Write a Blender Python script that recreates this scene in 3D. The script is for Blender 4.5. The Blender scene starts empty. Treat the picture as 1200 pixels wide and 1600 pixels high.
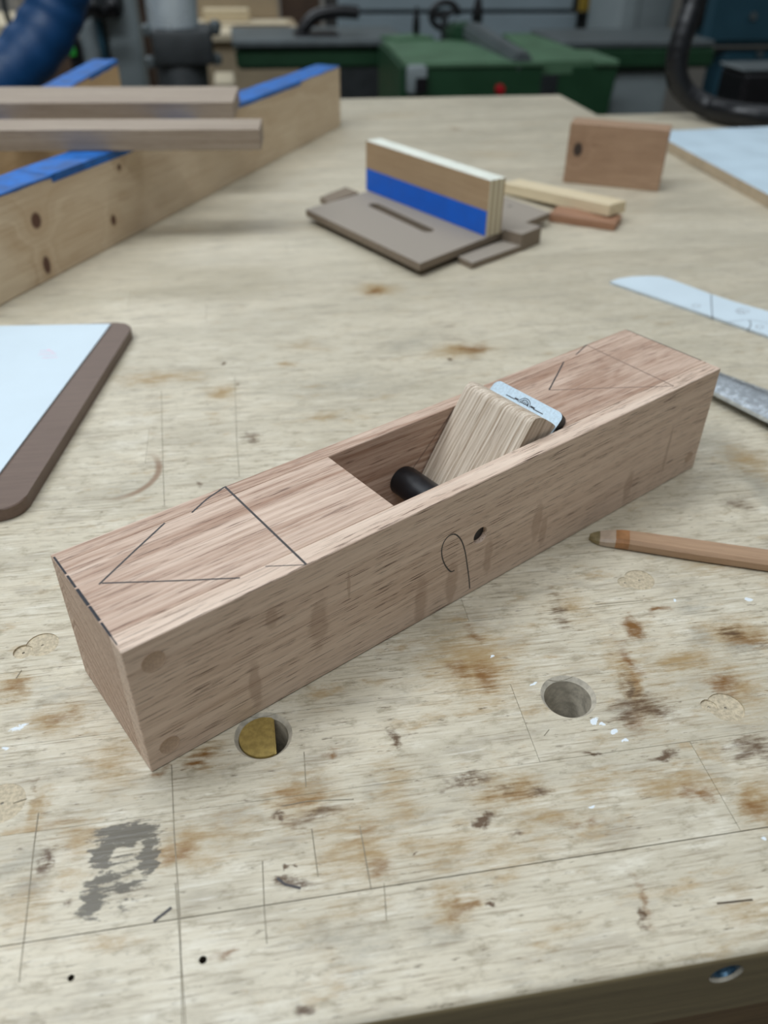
import bpy, bmesh, math, random
from mathutils import Vector, Matrix
random.seed(11)
scn = bpy.context.scene
COL = scn.collection
PI = math.pi

# ------------------------------------------------------------------ camera
CAM = Vector((0.0509, -0.1919, 0.2532))
FW = Vector((0.1387, 0.7915, -0.5953)).normalized()
RT = Vector((0.9863, -0.1646, 0.0109)); RT = (RT - FW * RT.dot(FW)).normalized()
UP = RT.cross(FW).normalized()
FPX = 1267.5                                   # focal length in pixels of a 1200x1600 frame
cd = bpy.data.cameras.new('camera')
cam = bpy.data.objects.new('camera', cd); COL.objects.link(cam)
cam.matrix_world = Matrix(((RT.x, UP.x, -FW.x, CAM.x), (RT.y, UP.y, -FW.y, CAM.y), (RT.z, UP.z, -FW.z, CAM.z), (0, 0, 0, 1)))
cd.sensor_fit = 'VERTICAL'; cd.sensor_height = 36; cd.sensor_width = 27
cd.lens = FPX / 1600 * 36
cd.clip_start = 0.01; cd.clip_end = 50
cd.dof.use_dof = True; cd.dof.focus_distance = 0.335; cd.dof.aperture_fstop = 8.0
scn.camera = cam

# ------------------------------------------------------------------ light of the room
w = bpy.data.worlds.new('world'); scn.world = w; w.use_nodes = True
bg = w.node_tree.nodes['Background']
bg.inputs[0].default_value = (0.88, 0.95, 1.0, 1); bg.inputs[1].default_value = 0.30
def area(name, loc, sx, sy, power, color, aim=(0, 0, 0)):
    l = bpy.data.lights.new(name, 'AREA'); l.shape = 'RECTANGLE'; l.size = sx; l.size_y = sy
    l.energy = power; l.color = color
    o = bpy.data.objects.new(name, l); COL.objects.link(o); o.location = loc
    o.rotation_euler = (Vector(aim) - Vector(loc)).to_track_quat('-Z', 'Y').to_euler()
    return o
LC = (0.93, 1.0, 1.06)
area('ceiling_tube_light', (-0.75, 0.45, 1.75), 1.6, 0.4, 23, LC, (-0.75, 0.45, 0))
area('ceiling_tube_light', (0.95, 0.9, 1.75), 1.6, 0.4, 6, LC, (0.95, 0.9, 0))
area('ceiling_tube_light', (-0.45, -0.75, 1.75), 1.6, 0.4, 14.5, LC, (-0.45, -0.75, 0))
area('ceiling_tube_light', (-0.7, 3.5, 1.9), 2.0, 0.5, 24, LC, (-0.7, 3.5, 0))
scn.cycles.max_bounces = 4; scn.cycles.diffuse_bounces = 3; scn.cycles.adaptive_threshold = 0.02; scn.cycles.glossy_bounces = 3; scn.cycles.transmission_bounces = 2
vs = scn.view_settings
vs.view_transform = 'Standard'; vs.look = 'None'; vs.gamma = 1.0; vs.exposure = 0.06; vs.use_curve_mapping = False

# ------------------------------------------------------------------ pixel -> place helpers (1200x1600 frame)
def pray(px, py): return FW + RT * ((px - 600) / FPX) + UP * ((800 - py) / FPX)
def atz(px, py, z=0.0):
    d = pray(px, py); return CAM + d * ((z - CAM.z) / d.z)
def aty(px, py, y):
    d = pray(px, py); return CAM + d * ((y - CAM.y) / d.y)

# ------------------------------------------------------------------ object helpers
def link(name, me, mat=None, parent=None):
    o = bpy.data.objects.new(name, me); COL.objects.link(o)
    if mat is not None:
        for m in (mat if isinstance(mat, (list, tuple)) else [mat]): me.materials.append(m)
    if parent is not None: o.parent = parent
    return o
def empty(name, loc=(0, 0, 0), rz=0.0, parent=None):
    o = bpy.data.objects.new(name, None); COL.objects.link(o)
    o.location = loc; o.rotation_euler = (0, 0, rz); o.empty_display_size = 0.02
    if parent is not None: o.parent = parent
    return o
def tag(o, label, cat, group=None):
    o['label'] = label; o['category'] = cat
    if group: o['group'] = group
    return o
def structure(o): o['kind'] = 'structure'; return o
def tone(o, v): o['tone'] = float(v); return o
def finish(bm, name, smooth=None):
    bmesh.ops.recalc_face_normals(bm, faces=bm.faces)
    me = bpy.data.meshes.new(name); bm.to_mesh(me); bm.free()
    if smooth is not None:
        me.polygons.foreach_set('use_smooth', [True] * len(me.polygons)); me.set_sharp_from_angle(angle=math.radians(smooth))
    return me
def box_bm(bm, lo, hi):
    lo = Vector(lo); hi = Vector(hi)
    r = bmesh.ops.create_cube(bm, size=1)
    s = hi - lo; c = (hi + lo) / 2
    for v in r['verts']: v.co = Vector((v.co.x * s.x + c.x, v.co.y * s.y + c.y, v.co.z * s.z + c.z))
    return r['verts']
def box(name, lo, hi, mat, parent=None, bev=0.0, seg=1, loc=None, rz=0.0):
    bm = bmesh.new(); box_bm(bm, lo, hi)
    if bev: bmesh.ops.bevel(bm, geom=bm.edges[:], offset=bev, segments=seg, affect='EDGES', profile=0.5)
    o = link(name, finish(bm, name, 40 if seg > 1 else None), mat, parent)
    if loc is not None: o.location = loc
    o.rotation_euler.z = rz
    return o
def prism_bm(bm, pts, z0, z1):
    """polygon of (x, y) extruded from z0 to z1"""
    a = [bm.verts.new((x, y, z0)) for x, y in pts]; b = [bm.verts.new((x, y, z1)) for x, y in pts]
    bm.faces.new(a[::-1]); bm.faces.new(b); n = len(pts)
    for i in range(n): bm.faces.new((a[i], a[(i + 1) % n], b[(i + 1) % n], b[i]))
def prism(name, pts, z0, z1, mat, parent=None, bev=0.0, smooth=None):
    bm = bmesh.new(); prism_bm(bm, pts, z0, z1)
    if bev: bmesh.ops.bevel(bm, geom=[e for e in bm.edges], offset=bev, segments=1, affect='EDGES')
    return link(name, finish(bm, name, smooth), mat, parent)
def xzprism(name, pts, y0, y1, mat, parent=None, bev=0.0, smooth=None):
    """polygon of (x, z) extruded along y"""
    bm = bmesh.new(); prism_bm(bm, pts, y0, y1)
    for v in bm.verts: v.co = Vector((v.co.x, v.co.z, v.co.y))
    if bev: bmesh.ops.bevel(bm, geom=[e for e in bm.edges], offset=bev, segments=1, affect='EDGES')
    return link(name, finish(bm, name, smooth), mat, parent)
def lathe_bm(bm, prof, seg=32, cap=True):
    """(radius, z) profile about z"""
    rings = []
    for r, z in prof: rings.append([bm.verts.new((r * math.cos(2 * PI * i / seg), r * math.sin(2 * PI * i / seg), z)) for i in range(seg)])
    for a, b in zip(rings, rings[1:]):
        for i in range(seg): bm.faces.new((a[i], a[(i + 1) % seg], b[(i + 1) % seg], b[i]))
    if cap: bm.faces.new(rings[0][::-1]); bm.faces.new(rings[-1])
def lathe(name, prof, mat, parent=None, seg=32, loc=(0, 0, 0), rot=(0, 0, 0), smooth=35):
    bm = bmesh.new(); lathe_bm(bm, prof, seg)
    o = link(name, finish(bm, name, smooth), mat, parent); o.location = loc; o.rotation_euler = rot
    return o
def tube(name, pts, rad, mat, parent=None, seg=12, ribs=None):
    """swept round tube through points (Catmull-Rom); rad number or function of t; ribs = (pitch, depth)"""
    P = [Vector(p) for p in pts]; Q = [P[0] * 2 - P[1]] + P + [P[-1] * 2 - P[-2]]
    path = []
    for i in range(1, len(Q) - 2):
        L = (Q[i + 1] - Q[i]).length
        n = max(4, int(L / ribs[0] * 4)) if ribs else 10
        for k in range(n):
            t = k / n; a, b, c, d = Q[i - 1], Q[i], Q[i + 1], Q[i + 2]
            path.append(0.5 * ((2 * b) + (c - a) * t + (2 * a - 5 * b + 4 * c - d) * t * t + (3 * b - a - 3 * c + d) * t ** 3))
    path.append(P[-1])
    bm = bmesh.new(); rings = []; ref = Vector((0.13, 0.97, 0.2)); N = len(path)
    for i, p in enumerate(path):
        t = (path[min(i + 1, N - 1)] - path[max(i - 1, 0)]).normalized()
        x = (ref - t * ref.dot(t)).normalized(); y = t.cross(x)
        r = rad(i / (N - 1)) if callable(rad) else rad
        if ribs and i % 4 < 2: r -= ribs[1]
        rings.append([bm.verts.new(p + (x * math.cos(2 * PI * k / seg) + y * math.sin(2 * PI * k / seg)) * r) for k in range(seg)])
    for a, b in zip(rings, rings[1:]):
        for i in range(seg): bm.faces.new((a[i], a[(i + 1) % seg], b[(i + 1) % seg], b[i]))
    bm.faces.new(rings[0][::-1]); bm.faces.new(rings[-1])
    return link(name, finish(bm, name, 50), mat, parent)
def ribbon(name, pts, wd, nrm, mat, parent=None, lift=0.00006):
    """a drawn stroke: flat strip of width wd lying on a surface with normal nrm"""
    P = [Vector(p) for p in pts]; n = Vector(nrm).normalized(); bm = bmesh.new(); L = []; R = []
    for i, p in enumerate(P):
        t = (P[min(i + 1, len(P) - 1)] - P[max(i - 1, 0)]).normalized(); s = t.cross(n) * (wd / 2)
        L.append(bm.verts.new(p + s + n * lift)); R.append(bm.verts.new(p - s + n * lift))
    for i in range(len(P) - 1): bm.faces.new((L[i], L[i + 1], R[i + 1], R[i]))
    me = bpy.data.meshes.new(name); bm.to_mesh(me); bm.free()
    return link(name, me, mat, parent)
def curve_pts(pts, n=8):
    P = [Vector(p) for p in pts]; Q = [P[0] * 2 - P[1]] + P + [P[-1] * 2 - P[-2]]; out = []
    for i in range(1, len(Q) - 2):
        a, b, c, d = Q[i - 1], Q[i], Q[i + 1], Q[i + 2]
        for k in range(n):
            t = k / n
            out.append(0.5 * ((2 * b) + (c - a) * t + (2 * a - 5 * b + 4 * c - d) * t * t + (3 * b - a - 3 * c + d) * t ** 3))
    return out + [P[-1]]
def cut(o, cutters):
    """boolean difference, baked into the mesh"""
    for c in cutters:
        m = o.modifiers.new('cut', 'BOOLEAN'); m.operation = 'DIFFERENCE'; m.object = c; m.solver = 'EXACT'
        try: m.material_mode = 'TRANSFER'
        except Exception: pass
    dg = bpy.context.evaluated_depsgraph_get(); dg.update()
    me = bpy.data.meshes.new_from_object(o.evaluated_get(dg), preserve_all_data_layers=True, depsgraph=dg)
    o.modifiers.clear(); old = o.data; o.data = me
    bpy.data.meshes.remove(old)
def kill(objs):
    for c in objs:
        m = c.data; bpy.data.objects.remove(c); bpy.data.meshes.remove(m)

# ------------------------------------------------------------------ materials
class NT:
    def __init__(s, name):
        s.m = bpy.data.materials.new(name); s.m.use_nodes = True; s.t = s.m.node_tree
        s.b = s.t.nodes['Principled BSDF']; s.out = s.t.nodes['Material Output']
    def n(s, typ, **kw):
        nd = s.t.nodes.new('ShaderNode' + typ)
        for k, v in kw.items(): setattr(nd, k, v)
        return nd
    def put(s, sock, v):
        if isinstance(v, bpy.types.NodeSocket): s.t.links.new(v, sock)
        elif v is not None:
            try: sock.default_value = v
            except Exception: sock.default_value = (*v, 1) if len(v) == 3 else v
    def math(s, op, a, b=None, c=None, clamp=False):
        nd = s.n('Math', operation=op, use_clamp=clamp); s.put(nd.inputs[0], a)
        if b is not None: s.put(nd.inputs[1], b)
        if c is not None: s.put(nd.inputs[2], c)
        return nd.outputs[0]
    def vec(s, op, a, b=None, c=None, scale=None):
        nd = s.n('VectorMath', operation=op); s.put(nd.inputs[0], a)
        if b is not None: s.put(nd.inputs[1], b)
        if c is not None: s.put(nd.inputs[2], c)
        if scale is not None: s.put(nd.inputs['Scale'], scale)
        return nd.outputs['Value'] if op in ('LENGTH', 'DOT_PRODUCT', 'DISTANCE') else nd.outputs['Vector']
    def noise(s, v, scale=1.0, detail=2.0, rough=0.5, dist=0.0, color=False):
        nd = s.n('TexNoise'); s.put(nd.inputs['Vector'], v); nd.inputs['Scale'].default_value = scale
        nd.inputs['Detail'].default_value = detail; nd.inputs['Roughness'].default_value = rough; nd.inputs['Distortion'].default_value = dist
        return nd.outputs['Color' if color else 'Fac']
    def ramp(s, v, lo, hi, a=0.0, b=1.0, smooth=True):
        nd = s.n('MapRange', interpolation_type='SMOOTHSTEP' if smooth else 'LINEAR'); s.put(nd.inputs['Value'], v)
        for i, x in zip((1, 2, 3, 4), (lo, hi, a, b)): nd.inputs[i].default_value = x
        return nd.outputs[0]
    def mix(s, f, a, b, mode='MIX'):
        nd = s.n('Mix', data_type='RGBA', blend_type=mode); s.put(nd.inputs[0], f); s.put(nd.inputs[6], a); s.put(nd.inputs[7], b)
        return nd.outputs[2]
    def sep(s, v):
        nd = s.n('SeparateXYZ'); s.put(nd.inputs[0], v); return nd.outputs
    def comb(s, x, y, z):
        nd = s.n('CombineXYZ'); [s.put(nd.inputs[i], q) for i, q in enumerate((x, y, z))]; return nd.outputs[0]
    def attr(s, name):
        nd = s.n('Attribute', attribute_type='OBJECT', attribute_name=name); return nd.outputs['Fac']
    def local(s): return s.n('TexCoord').outputs['Object']
    def world(s): return s.n('NewGeometry').outputs['Position']
    def bump(s, h, strength=0.3, dist=0.001):
        nd = s.n('Bump'); nd.inputs['Strength'].default_value = strength; nd.inputs['Distance'].default_value = dist
        s.put(nd.inputs['Height'], h); s.t.links.new(nd.outputs[0], s.b.inputs['Normal'])
    def done(s, color, rough=0.5, metal=0.0, spec=None):
        s.put(s.b.inputs['Base Color'], color); s.put(s.b.inputs['Roughness'], rough); s.put(s.b.inputs['Metallic'], metal)
        if spec is not None: s.b.inputs['Specular IOR Level'].default_value = spec
        return s.m
def rgb(r, g, b):
    f = lambda c: c / 12.92 if c <= 0.04045 else ((c + 0.055) / 1.055) ** 2.4
    return (f(r / 255), f(g / 255), f(b / 255), 1)
def plain(name, c, rough=0.5, metal=0.0, var=0.12, scale=60, bump=0.0):
    m = NT(name); n = m.noise(m.local(), scale, 4, 0.6)
    col = m.mix(m.ramp(n, 0.3, 0.7), tuple(x * (1 - var) for x in c[:3]) + (1,), tuple(min(1, x * (1 + var)) for x in c[:3]) + (1,))
    if bump: m.bump(n, bump, 0.0005)
    return m.done(col, m.ramp(n, 0.3, 0.7, max(0, rough - 0.06), rough + 0.06), metal)
def wood(name, pale, dark, pore, ring=0.0035, axis=(0.02, -0.05), tilt=0.06, wav=0.004, porek=0.8, contrast=1.0, rough=0.55, knots=(), knotcol=rgb(70, 45, 30), stains=(), staincol=rgb(150, 110, 85), fine=1400, rk=0.25, regular=0.35):
    """solid wood: growth rings about an axis along local x, pores drawn out along x"""
    m = NT(name); P = m.local(); t = m.attr('tone')
    off = m.comb(m.math('MULTIPLY', t, 0.731), m.math('MULTIPLY', t, 0.0413), m.math('MULTIPLY', t, 0.0277))
    Q = m.vec('ADD', P, off); x, y, z = m.sep(Q)
    k = None
    px, py, pz = m.sep(P)
    for (cx, cz, rx, rz_) in knots:          # knots on the broad face (local x, z)
        d = m.vec('LENGTH', m.comb(m.math('MULTIPLY', m.math('SUBTRACT', px, cx), 1 / rx), 0.0, m.math('MULTIPLY', m.math('SUBTRACT', pz, cz), 1 / rz_)))
        k = d if k is None else m.math('MINIMUM', k, d)
    warp = m.noise(m.vec('MULTIPLY', Q, (9, 30, 30)), 1.0, 3, 0.55)
    yy = m.math('ADD', m.math('SUBTRACT', y, axis[0]), m.math('MULTIPLY', x, tilt)); zz = m.math('SUBTRACT', z, axis[1])
    r = m.math('SQRT', m.math('ADD', m.math('MULTIPLY', yy, yy), m.math('MULTIPLY', zz, zz)))
    r = m.math('ADD', r, m.math('MULTIPLY', m.math('SUBTRACT', warp, 0.5), wav * 6))
    if k is not None: r = m.math('ADD', r, m.math('MULTIPLY', m.math('EXPONENT', m.math('MULTIPLY', k, -0.55)), ring * 3.0))
    s = m.math('FRACT', m.math('DIVIDE', r, ring))
    saw = m.math('MULTIPLY', m.ramp(s, 0.0, 0.62), m.ramp(s, 0.88, 1.0, 1, 0))
    irr = m.noise(m.comb(m.math('MULTIPLY', x, 5.0), m.math('DIVIDE', r, ring * 0.9), m.math('MULTIPLY', t, 3.7)), 1.0, 3, 0.6)   # uneven ring widths
    band = m.math('ADD', m.math('MULTIPLY', saw, regular), m.math('MULTIPLY', m.ramp(irr, 0.36, 0.66), 1.0 - regular))
    streak = m.noise(m.vec('MULTIPLY', Q, (14, 520, 520)), 1.0, 4, 0.65)
    f = m.math('ADD', m.math('MULTIPLY', band, 0.62 * contrast), m.math('MULTIPLY', m.math('SUBTRACT', streak, 0.44), 1.6), clamp=True)
    col = m.mix(f, pale, dark)
    if porek > 0:
        po = m.noise(m.vec('MULTIPLY', Q, (60, fine, fine)), 1.0, 2, 0.6)
        pm = m.math('MULTIPLY', m.ramp(po, 0.575, 0.635), m.math('MULTIPLY', m.ramp(band, 0.0, 0.7, 0.35, 1.0), porek))
        col = m.mix(pm, col, pore); m.bump(m.math('SUBTRACT', 1.0, pm), 0.25, 0.0003)
    big = m.noise(m.vec('MULTIPLY', Q, (7, 20, 20)), 1.0, 2)
    col = m.mix(m.ramp(big, 0.35, 0.7, 0, rk), col, dark)
    for (cx, cz, rx, rz_) in stains:
        d = m.vec('LENGTH', m.comb(m.math('MULTIPLY', m.math('SUBTRACT', px, cx), 1 / rx), 0.0, m.math('MULTIPLY', m.math('SUBTRACT', pz, cz), 1 / rz_)))
        d = m.math('ADD', d, m.math('MULTIPLY', m.math('SUBTRACT', m.noise(P, 160, 3), 0.5), 1.2))
        col = m.mix(m.ramp(d, 0.6, 1.1, 0.5, 0), col, staincol)
    if k is not None:
        col = m.mix(m.ramp(k, 0.9, 2.6, 0.45, 0), col, dark); col = m.mix(m.ramp(k, 0.7, 1.15, 1, 0), col, knotcol)
    return m.done(col, rough)

# ---- the bench surface: world coordinates, many shop stains (each stave's material holds the stains that reach it)
STAINS = {
 'soft': [(740, 1035, 85, 62, .9), (620, 1240, 42, 75, .6), (560, 1330, 75, 45, .8), (345, 1295, 80, 40, .5), (285, 1325, 50, 36, .9), (180, 1192, 40, 40, .7),
    (800, 1240, 65, 32, .9), (1075, 1032, 55, 22, .9), (1150, 992, 60, 26, .9), (1060, 1225, 80, 26, .8), (860, 1290, 100, 22, .6), (985, 1065, 24, 80, .9), (1150, 1075, 60, 50, .6),
    (1185, 1250, 40, 45, .9), (950, 1225, 70, 20, .6), (700, 1330, 80, 40, .6), (890, 945, 40, 26, .7), (1170, 720, 40, 30, .7), (1120, 880, 60, 22, .5), (1010, 1040, 50, 60, .4),
    (90, 1125, 45, 30, .9), (20, 1075, 34, 24, .8), (60, 1262, 16, 40, .8), (40, 1420, 50, 60, .4), (125, 1310, 45, 45, .7), (250, 590, 75, 12, .8), (310, 1180, 50, 24, .6), (640, 1330, 60, 30, .5),
    (345, 611, 30, 12, .9), (590, 452, 34, 9, 1.0), (720, 548, 55, 12, .9), (470, 540, 30, 10, .5), (500, 650, 30, 8, .7), (445, 568, 18, 5, .9), (715, 1410, 45, 30, .7), (1160, 1420, 60, 40, .6), (540, 1420, 80, 30, .35), (870, 1440, 50, 22, .4),
    (610, 300, 60, 8, .4), (760, 240, 50, 6, .4), (620, 180, 60, 5, .4), (1000, 1060, 90, 90, .35), (470, 1240, 60, 40, .8), (540, 1290, 70, 40, .6), (780, 1340, 90, 26, .5)],
 'amber': [(312, 1178, 34, 11, 1.1), (302, 1192, 26, 12, 1.1), (715, 1045, 24, 14, 1.0), (757, 1055, 32, 26, 1.1), (740, 992, 18, 18, .9), (985, 982, 20, 17, 1.5), (983, 1030, 14, 34, 1.1), (990, 1070, 12, 40, .9),
    (1130, 1070, 34, 17, 1.2), (1032, 956, 26, 7, 1.1), (800, 1245, 36, 22, .8), (740, 545, 34, 9, 1.2), (588, 454, 20, 5, 1.1), (352, 1493, 24, 14, 1.0), (725, 1412, 20, 14, .9), (1008, 1410, 13, 60, .9),
    (590, 1350, 34, 14, .9), (470, 1240, 40, 14, .8), (100, 1122, 26, 14, 1.0), (22, 1076, 24, 13, .9), (1185, 1260, 26, 28, .9), (1090, 1240, 26, 16, .9), (283, 1330, 30, 20, .9),
    (520, 1178, 13, 9, 1.1), (560, 1305, 30, 20, .6), (1000, 1130, 26, 26, .8), (1165, 1000, 30, 24, .9), (925, 1290, 24, 8, .9), (710, 201, 14, 4, .8), (895, 1300, 30, 8, .7), (75, 1300, 60, 30, .4), (250, 1205, 14, 10, .8)],
 'dark': [(1000, 1105, 62, 26, 1.1), (1022, 1112, 34, 24, 1.0), (985, 1120, 40, 14, .9), (490, 1265, 70, 20, .8), (70, 1348, 11, 28, 1.3), (1145, 990, 24, 14, .9), (1180, 1168, 50, 26, 1.1), (750, 1282, 20, 12, 1.6), (760, 1292, 10, 12, 1.2), (987, 1085, 12, 36, 1.0),
    (785, 1235, 22, 14, .9), (835, 1238, 30, 14, 1.0), (1035, 1185, 36, 9, 1.3), (920, 1180, 26, 5, 1.2), (470, 1382, 46, 12, 1.2), (440, 1375, 16, 8, 1.3), (875, 955, 20, 40, .8), (440, 1266, 12, 6, 1.2), (620, 1155, 14, 12, 1.4), (722, 1225, 44, 9, 1.1), (1010, 1437, 8, 22, 1.1), (467, 1587, 18, 12, 1.4),
    (1155, 790, 34, 16, .8), (705, 563, 6, 4, 1.6), (715, 530, 14, 5, .6), (703, 510, 12, 4, .8), (395, 683, 16, 6, .9), (310, 757, 8, 6, 1.0), (350, 568, 5, 3, 1.4), (372, 599, 5, 3, 1.4), (455, 1358, 7, 4, 1.6), (658, 1345, 5, 5, 1.6), (815, 1310, 14, 10, .8), (768, 1415, 8, 8, 1.7), (1195, 1010, 14, 8, 1.1), (5, 1230, 16, 14, 1.0), (65, 1225, 10, 20, .7), (110, 1420, 12, 10, .8)],
 'grey': [(1165, 1013, 26, 14, 1.2), (1100, 998, 30, 12, .8), (40, 1345, 60, 22, .6), (45, 1390, 26, 26, .9), (360, 1275, 70, 20, .7), (480, 1225, 40, 18, .6), (590, 1240, 30, 26, .6), (1080, 950, 40, 14, .6), (1130, 700, 60, 40, .7), (1190, 760, 30, 50, .8), (1060, 860, 50, 20, .5), (960, 1110, 60, 16, .5), (520, 1460, 90, 26, .5), (560, 1490, 60, 40, .5), (690, 1460, 60, 20, .5), (840, 1560, 90, 26, .4), (90, 1080, 60, 24, .5), (540, 600, 120, 22, .4), (640, 540, 60, 12, .5), (200, 760, 60, 20, .4)],
 'ghost': [(198, 1303, 58, 22, 1.5), (160, 1335, 24, 34, 1.4), (232, 1338, 18, 46, 1.4), (192, 1350, 46, 30, .55), (160, 1374, 34, 13, 1.3), (196, 1386, 46, 15, .85), (148, 1405, 26, 32, 1.3), (190, 1414, 46, 13, .75)],
 'white': [(930, 1126, 9, 6, 1.7), (945, 1132, 6, 3, 1.5), (962, 1144, 12, 5, 1.4), (984, 1156, 8, 4, 1.3), (1170, 938, 8, 5, 2.0), (1052, 938, 5, 4, 1.6), (773, 1025, 5, 3, 1.6), (835, 1068, 8, 3, 1.5), (30, 1135, 26, 7, 1.0), (12, 1165, 12, 22, .7), (922, 1258, 9, 5, 1.4), (1188, 1308, 12, 7, 1.2)],
}
BL = {}
for k_, lst in STAINS.items():
    BL[k_] = []
    for (px, py, hw, hh, s_) in lst:
        g_ = {'soft': 1.4, 'amber': 1.35, 'dark': 1.3, 'grey': 1.5, 'ghost': 1.1, 'white': 0.9}[k_]
        c_ = atz(px, py); BL[k_].append((c_.x, c_.y, g_ * (atz(px + hw, py) - atz(px - hw, py)).length / 2, g_ * (atz(px, py - hh) - atz(px, py + hh)).length / 2, s_))
RING_C = atz(168, 738); RING_R = (atz(247, 738) - RING_C).length
bench_cache = {}
def bench_mat(x0, x1, y0, y1):
    def reach(b): return x0 - .012 < b[0] + b[2] and b[0] - b[2] < x1 + .012 and y0 - .012 < b[1] + b[3] and b[1] - b[3] < y1 + .012
    sel = {k: tuple(b for b in v if reach(b)) for k, v in BL.items()}
    hasring = y1 > RING_C.y - RING_R - .01 and y0 < RING_C.y + RING_R + .01 and x0 < RING_C.x + RING_R + .01 and x1 > RING_C.x - RING_R
    key = (tuple(sel.items()), hasring, y0 > 0.56)
    if key in bench_cache: return bench_cache[key]
    m = NT('worn_maple_bench'); P = m.world(); t = m.attr('tone')
    Q = m.vec('ADD', P, m.comb(m.math('MULTIPLY', t, 3.1), m.math('MULTIPLY', t, 0.37), 0.0))
    y = m.sep(P)[1]
    near = m.ramp(y, 0.14, 0.6, 1.0, 0.16)                       # the working edge is the worn one
    big = m.noise(m.vec('MULTIPLY', P, (7, 20, 20)), 1.0, 4, 0.65)
    col = m.mix(m.ramp(big, 0.33, 0.67), rgb(206, 196, 174), rgb(188, 179, 158))
    grey = m.noise(m.vec('MULTIPLY', P, (24, 75, 75)), 1.0, 5, 0.72)
    col = m.mix(m.ramp(grey, 0.50, 0.66, 0, 0.55), col, rgb(164, 155, 138))
    col = m.mix(m.math('MULTIPLY', m.ramp(grey, 0.47, 0.30, 0, 0.55), near), col, rgb(226, 220, 204))
    streak = m.noise(m.vec('MULTIPLY', Q, (42, 820, 820)), 1.0, 4, 0.68)
    col = m.mix(m.math('MULTIPLY', m.ramp(streak, 0.50, 0.72, 0, 0.75), m.math('MULTIPLY_ADD', near, 0.6, 0.4)), col, rgb(134, 119, 96))
    col = m.mix(m.ramp(streak, 0.46, 0.28, 0, 0.45), col, rgb(232, 228, 216))
    tn = m.math('MULTIPLY', m.math('SUBTRACT', m.math('FRACT', m.math('MULTIPLY', t, 7.13)), 0.5), 0.10)
    col = m.mix(1.0, col, m.comb(m.math('ADD', tn, 1.0), m.math('ADD', m.math('MULTIPLY', tn, 1.1), 0.995), m.math('ADD', m.math('MULTIPLY', tn, 1.25), 0.99)), 'MULTIPLY')
    if y0 > 0.56:
        am = m.noise(m.vec('MULTIPLY', Q, (12, 60, 60)), 1.0, 3, 0.6)
        col = m.mix(m.ramp(am, 0.56, 0.74, 0, 0.4), col, rgb(178, 154, 118))
    else:
        am = m.noise(m.vec('MULTIPLY', Q, (34, 80, 80)), 1.0, 5, 0.7)
        col = m.mix(m.math('MULTIPLY', m.ramp(am, 0.55, 0.74, 0, 0.85), near), col, rgb(170, 145, 106))
        mot = m.noise(m.vec('MULTIPLY', P, (95, 210, 210)), 1.0, 4, 0.7)
        col = m.mix(m.math('MULTIPLY', m.ramp(mot, 0.50, 0.72, 0, 0.75), near), col, rgb(150, 138, 114))
        sp = m.noise(m.vec('MULTIPLY', P, (130, 620, 620)), 1.0, 4, 0.68)
        col = m.mix(m.math('MULTIPLY', m.ramp(sp, 0.60, 0.73, 0, 0.9), near), col, rgb(92, 76, 54))
    if any(sel.values()):
        wv = m.noise(P, 60, 5, 0.62, color=True)
        PW = m.vec('MULTIPLY_ADD', wv, (0.022, 0.022, 0), m.vec('SUBTRACT', P, (0.011, 0.011, 0)))
        brk = m.noise(m.vec('MULTIPLY', P, (70, 420, 420)), 1.0, 5, 0.75)
        brkc = m.math('SUBTRACT', brk, 0.5)
    def stain(k, lo, hi, amt, c, kb, PP=None):
        nonlocal col
        if not sel[k]: return
        acc = None
        for (bx, by_, rx, ry, s) in sel[k]:
            v = m.vec('MULTIPLY_ADD', PP or PW, (1 / rx, 1 / ry, 0), (-bx / rx, -by_ / ry, 0))
            v = m.math('MULTIPLY_ADD', m.vec('LENGTH', v), -s, s)
            acc = v if acc is None else m.math('MAXIMUM', acc, v)
        v = m.math('MULTIPLY_ADD', brkc, kb, acc)
        col = m.mix(m.ramp(v, lo, hi, 0, amt), col, c)
    stain('grey', 0.05, 0.8, 0.62, rgb(138, 134, 122), 1.2)
    stain('soft', 0.0, 1.0, 0.95, rgb(158, 130, 84), 1.9)
    stain('amber', 0.10, 1.35, 1.0, rgb(120, 80, 26), 2.0)
    stain('dark', 0.15, 1.15, 0.95, rgb(84, 58, 28), 2.6)
    if sel['ghost']:
        gw = m.noise(m.vec('MULTIPLY', P, (170, 330, 330)), 1.0, 4, 0.65, color=True)
        PG = m.vec('MULTIPLY_ADD', gw, (0.012, 0.010, 0), m.vec('SUBTRACT', P, (0.006, 0.005, 0)))
        stain('ghost', 0.22, 0.62, 0.92, rgb(88, 82, 70), 2.6, PG)
    if hasring:
        d = m.vec('LENGTH', m.vec('MULTIPLY', m.vec('SUBTRACT', P, tuple(RING_C)), (1, 1, 0)))
        ring = m.ramp(m.math('ABSOLUTE', m.math('SUBTRACT', d, RING_R)), 0.0005, 0.0030, 1, 0)
        e = atz(232, 748); ex = (atz(292, 748) - e).length
        rm = m.ramp(m.vec('LENGTH', m.vec('MULTIPLY', m.vec('SUBTRACT', P, tuple(e)), (1, 1, 0))), ex * 0.5, ex * 1.5, 0.85, 0)
        col = m.mix(m.math('MULTIPLY', ring, rm), col, rgb(134, 104, 78))
    if sel['white']: stain('white', 0.35, 0.6, 0.92, rgb(226, 234, 240), 1.8, m.vec('MULTIPLY_ADD', wv, (0.014, 0.014, 0), m.vec('SUBTRACT', P, (0.007, 0.007, 0))))
    m.bump(m.math('MULTIPLY_ADD', grey, 0.6, streak), 0.35, 0.0006)
    bench_cache[key] = m.done(col, m.ramp(grey, 0.3, 0.7, 0.30, 0.50), 0.0, 0.5)
    return bench_cache[key]

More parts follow.
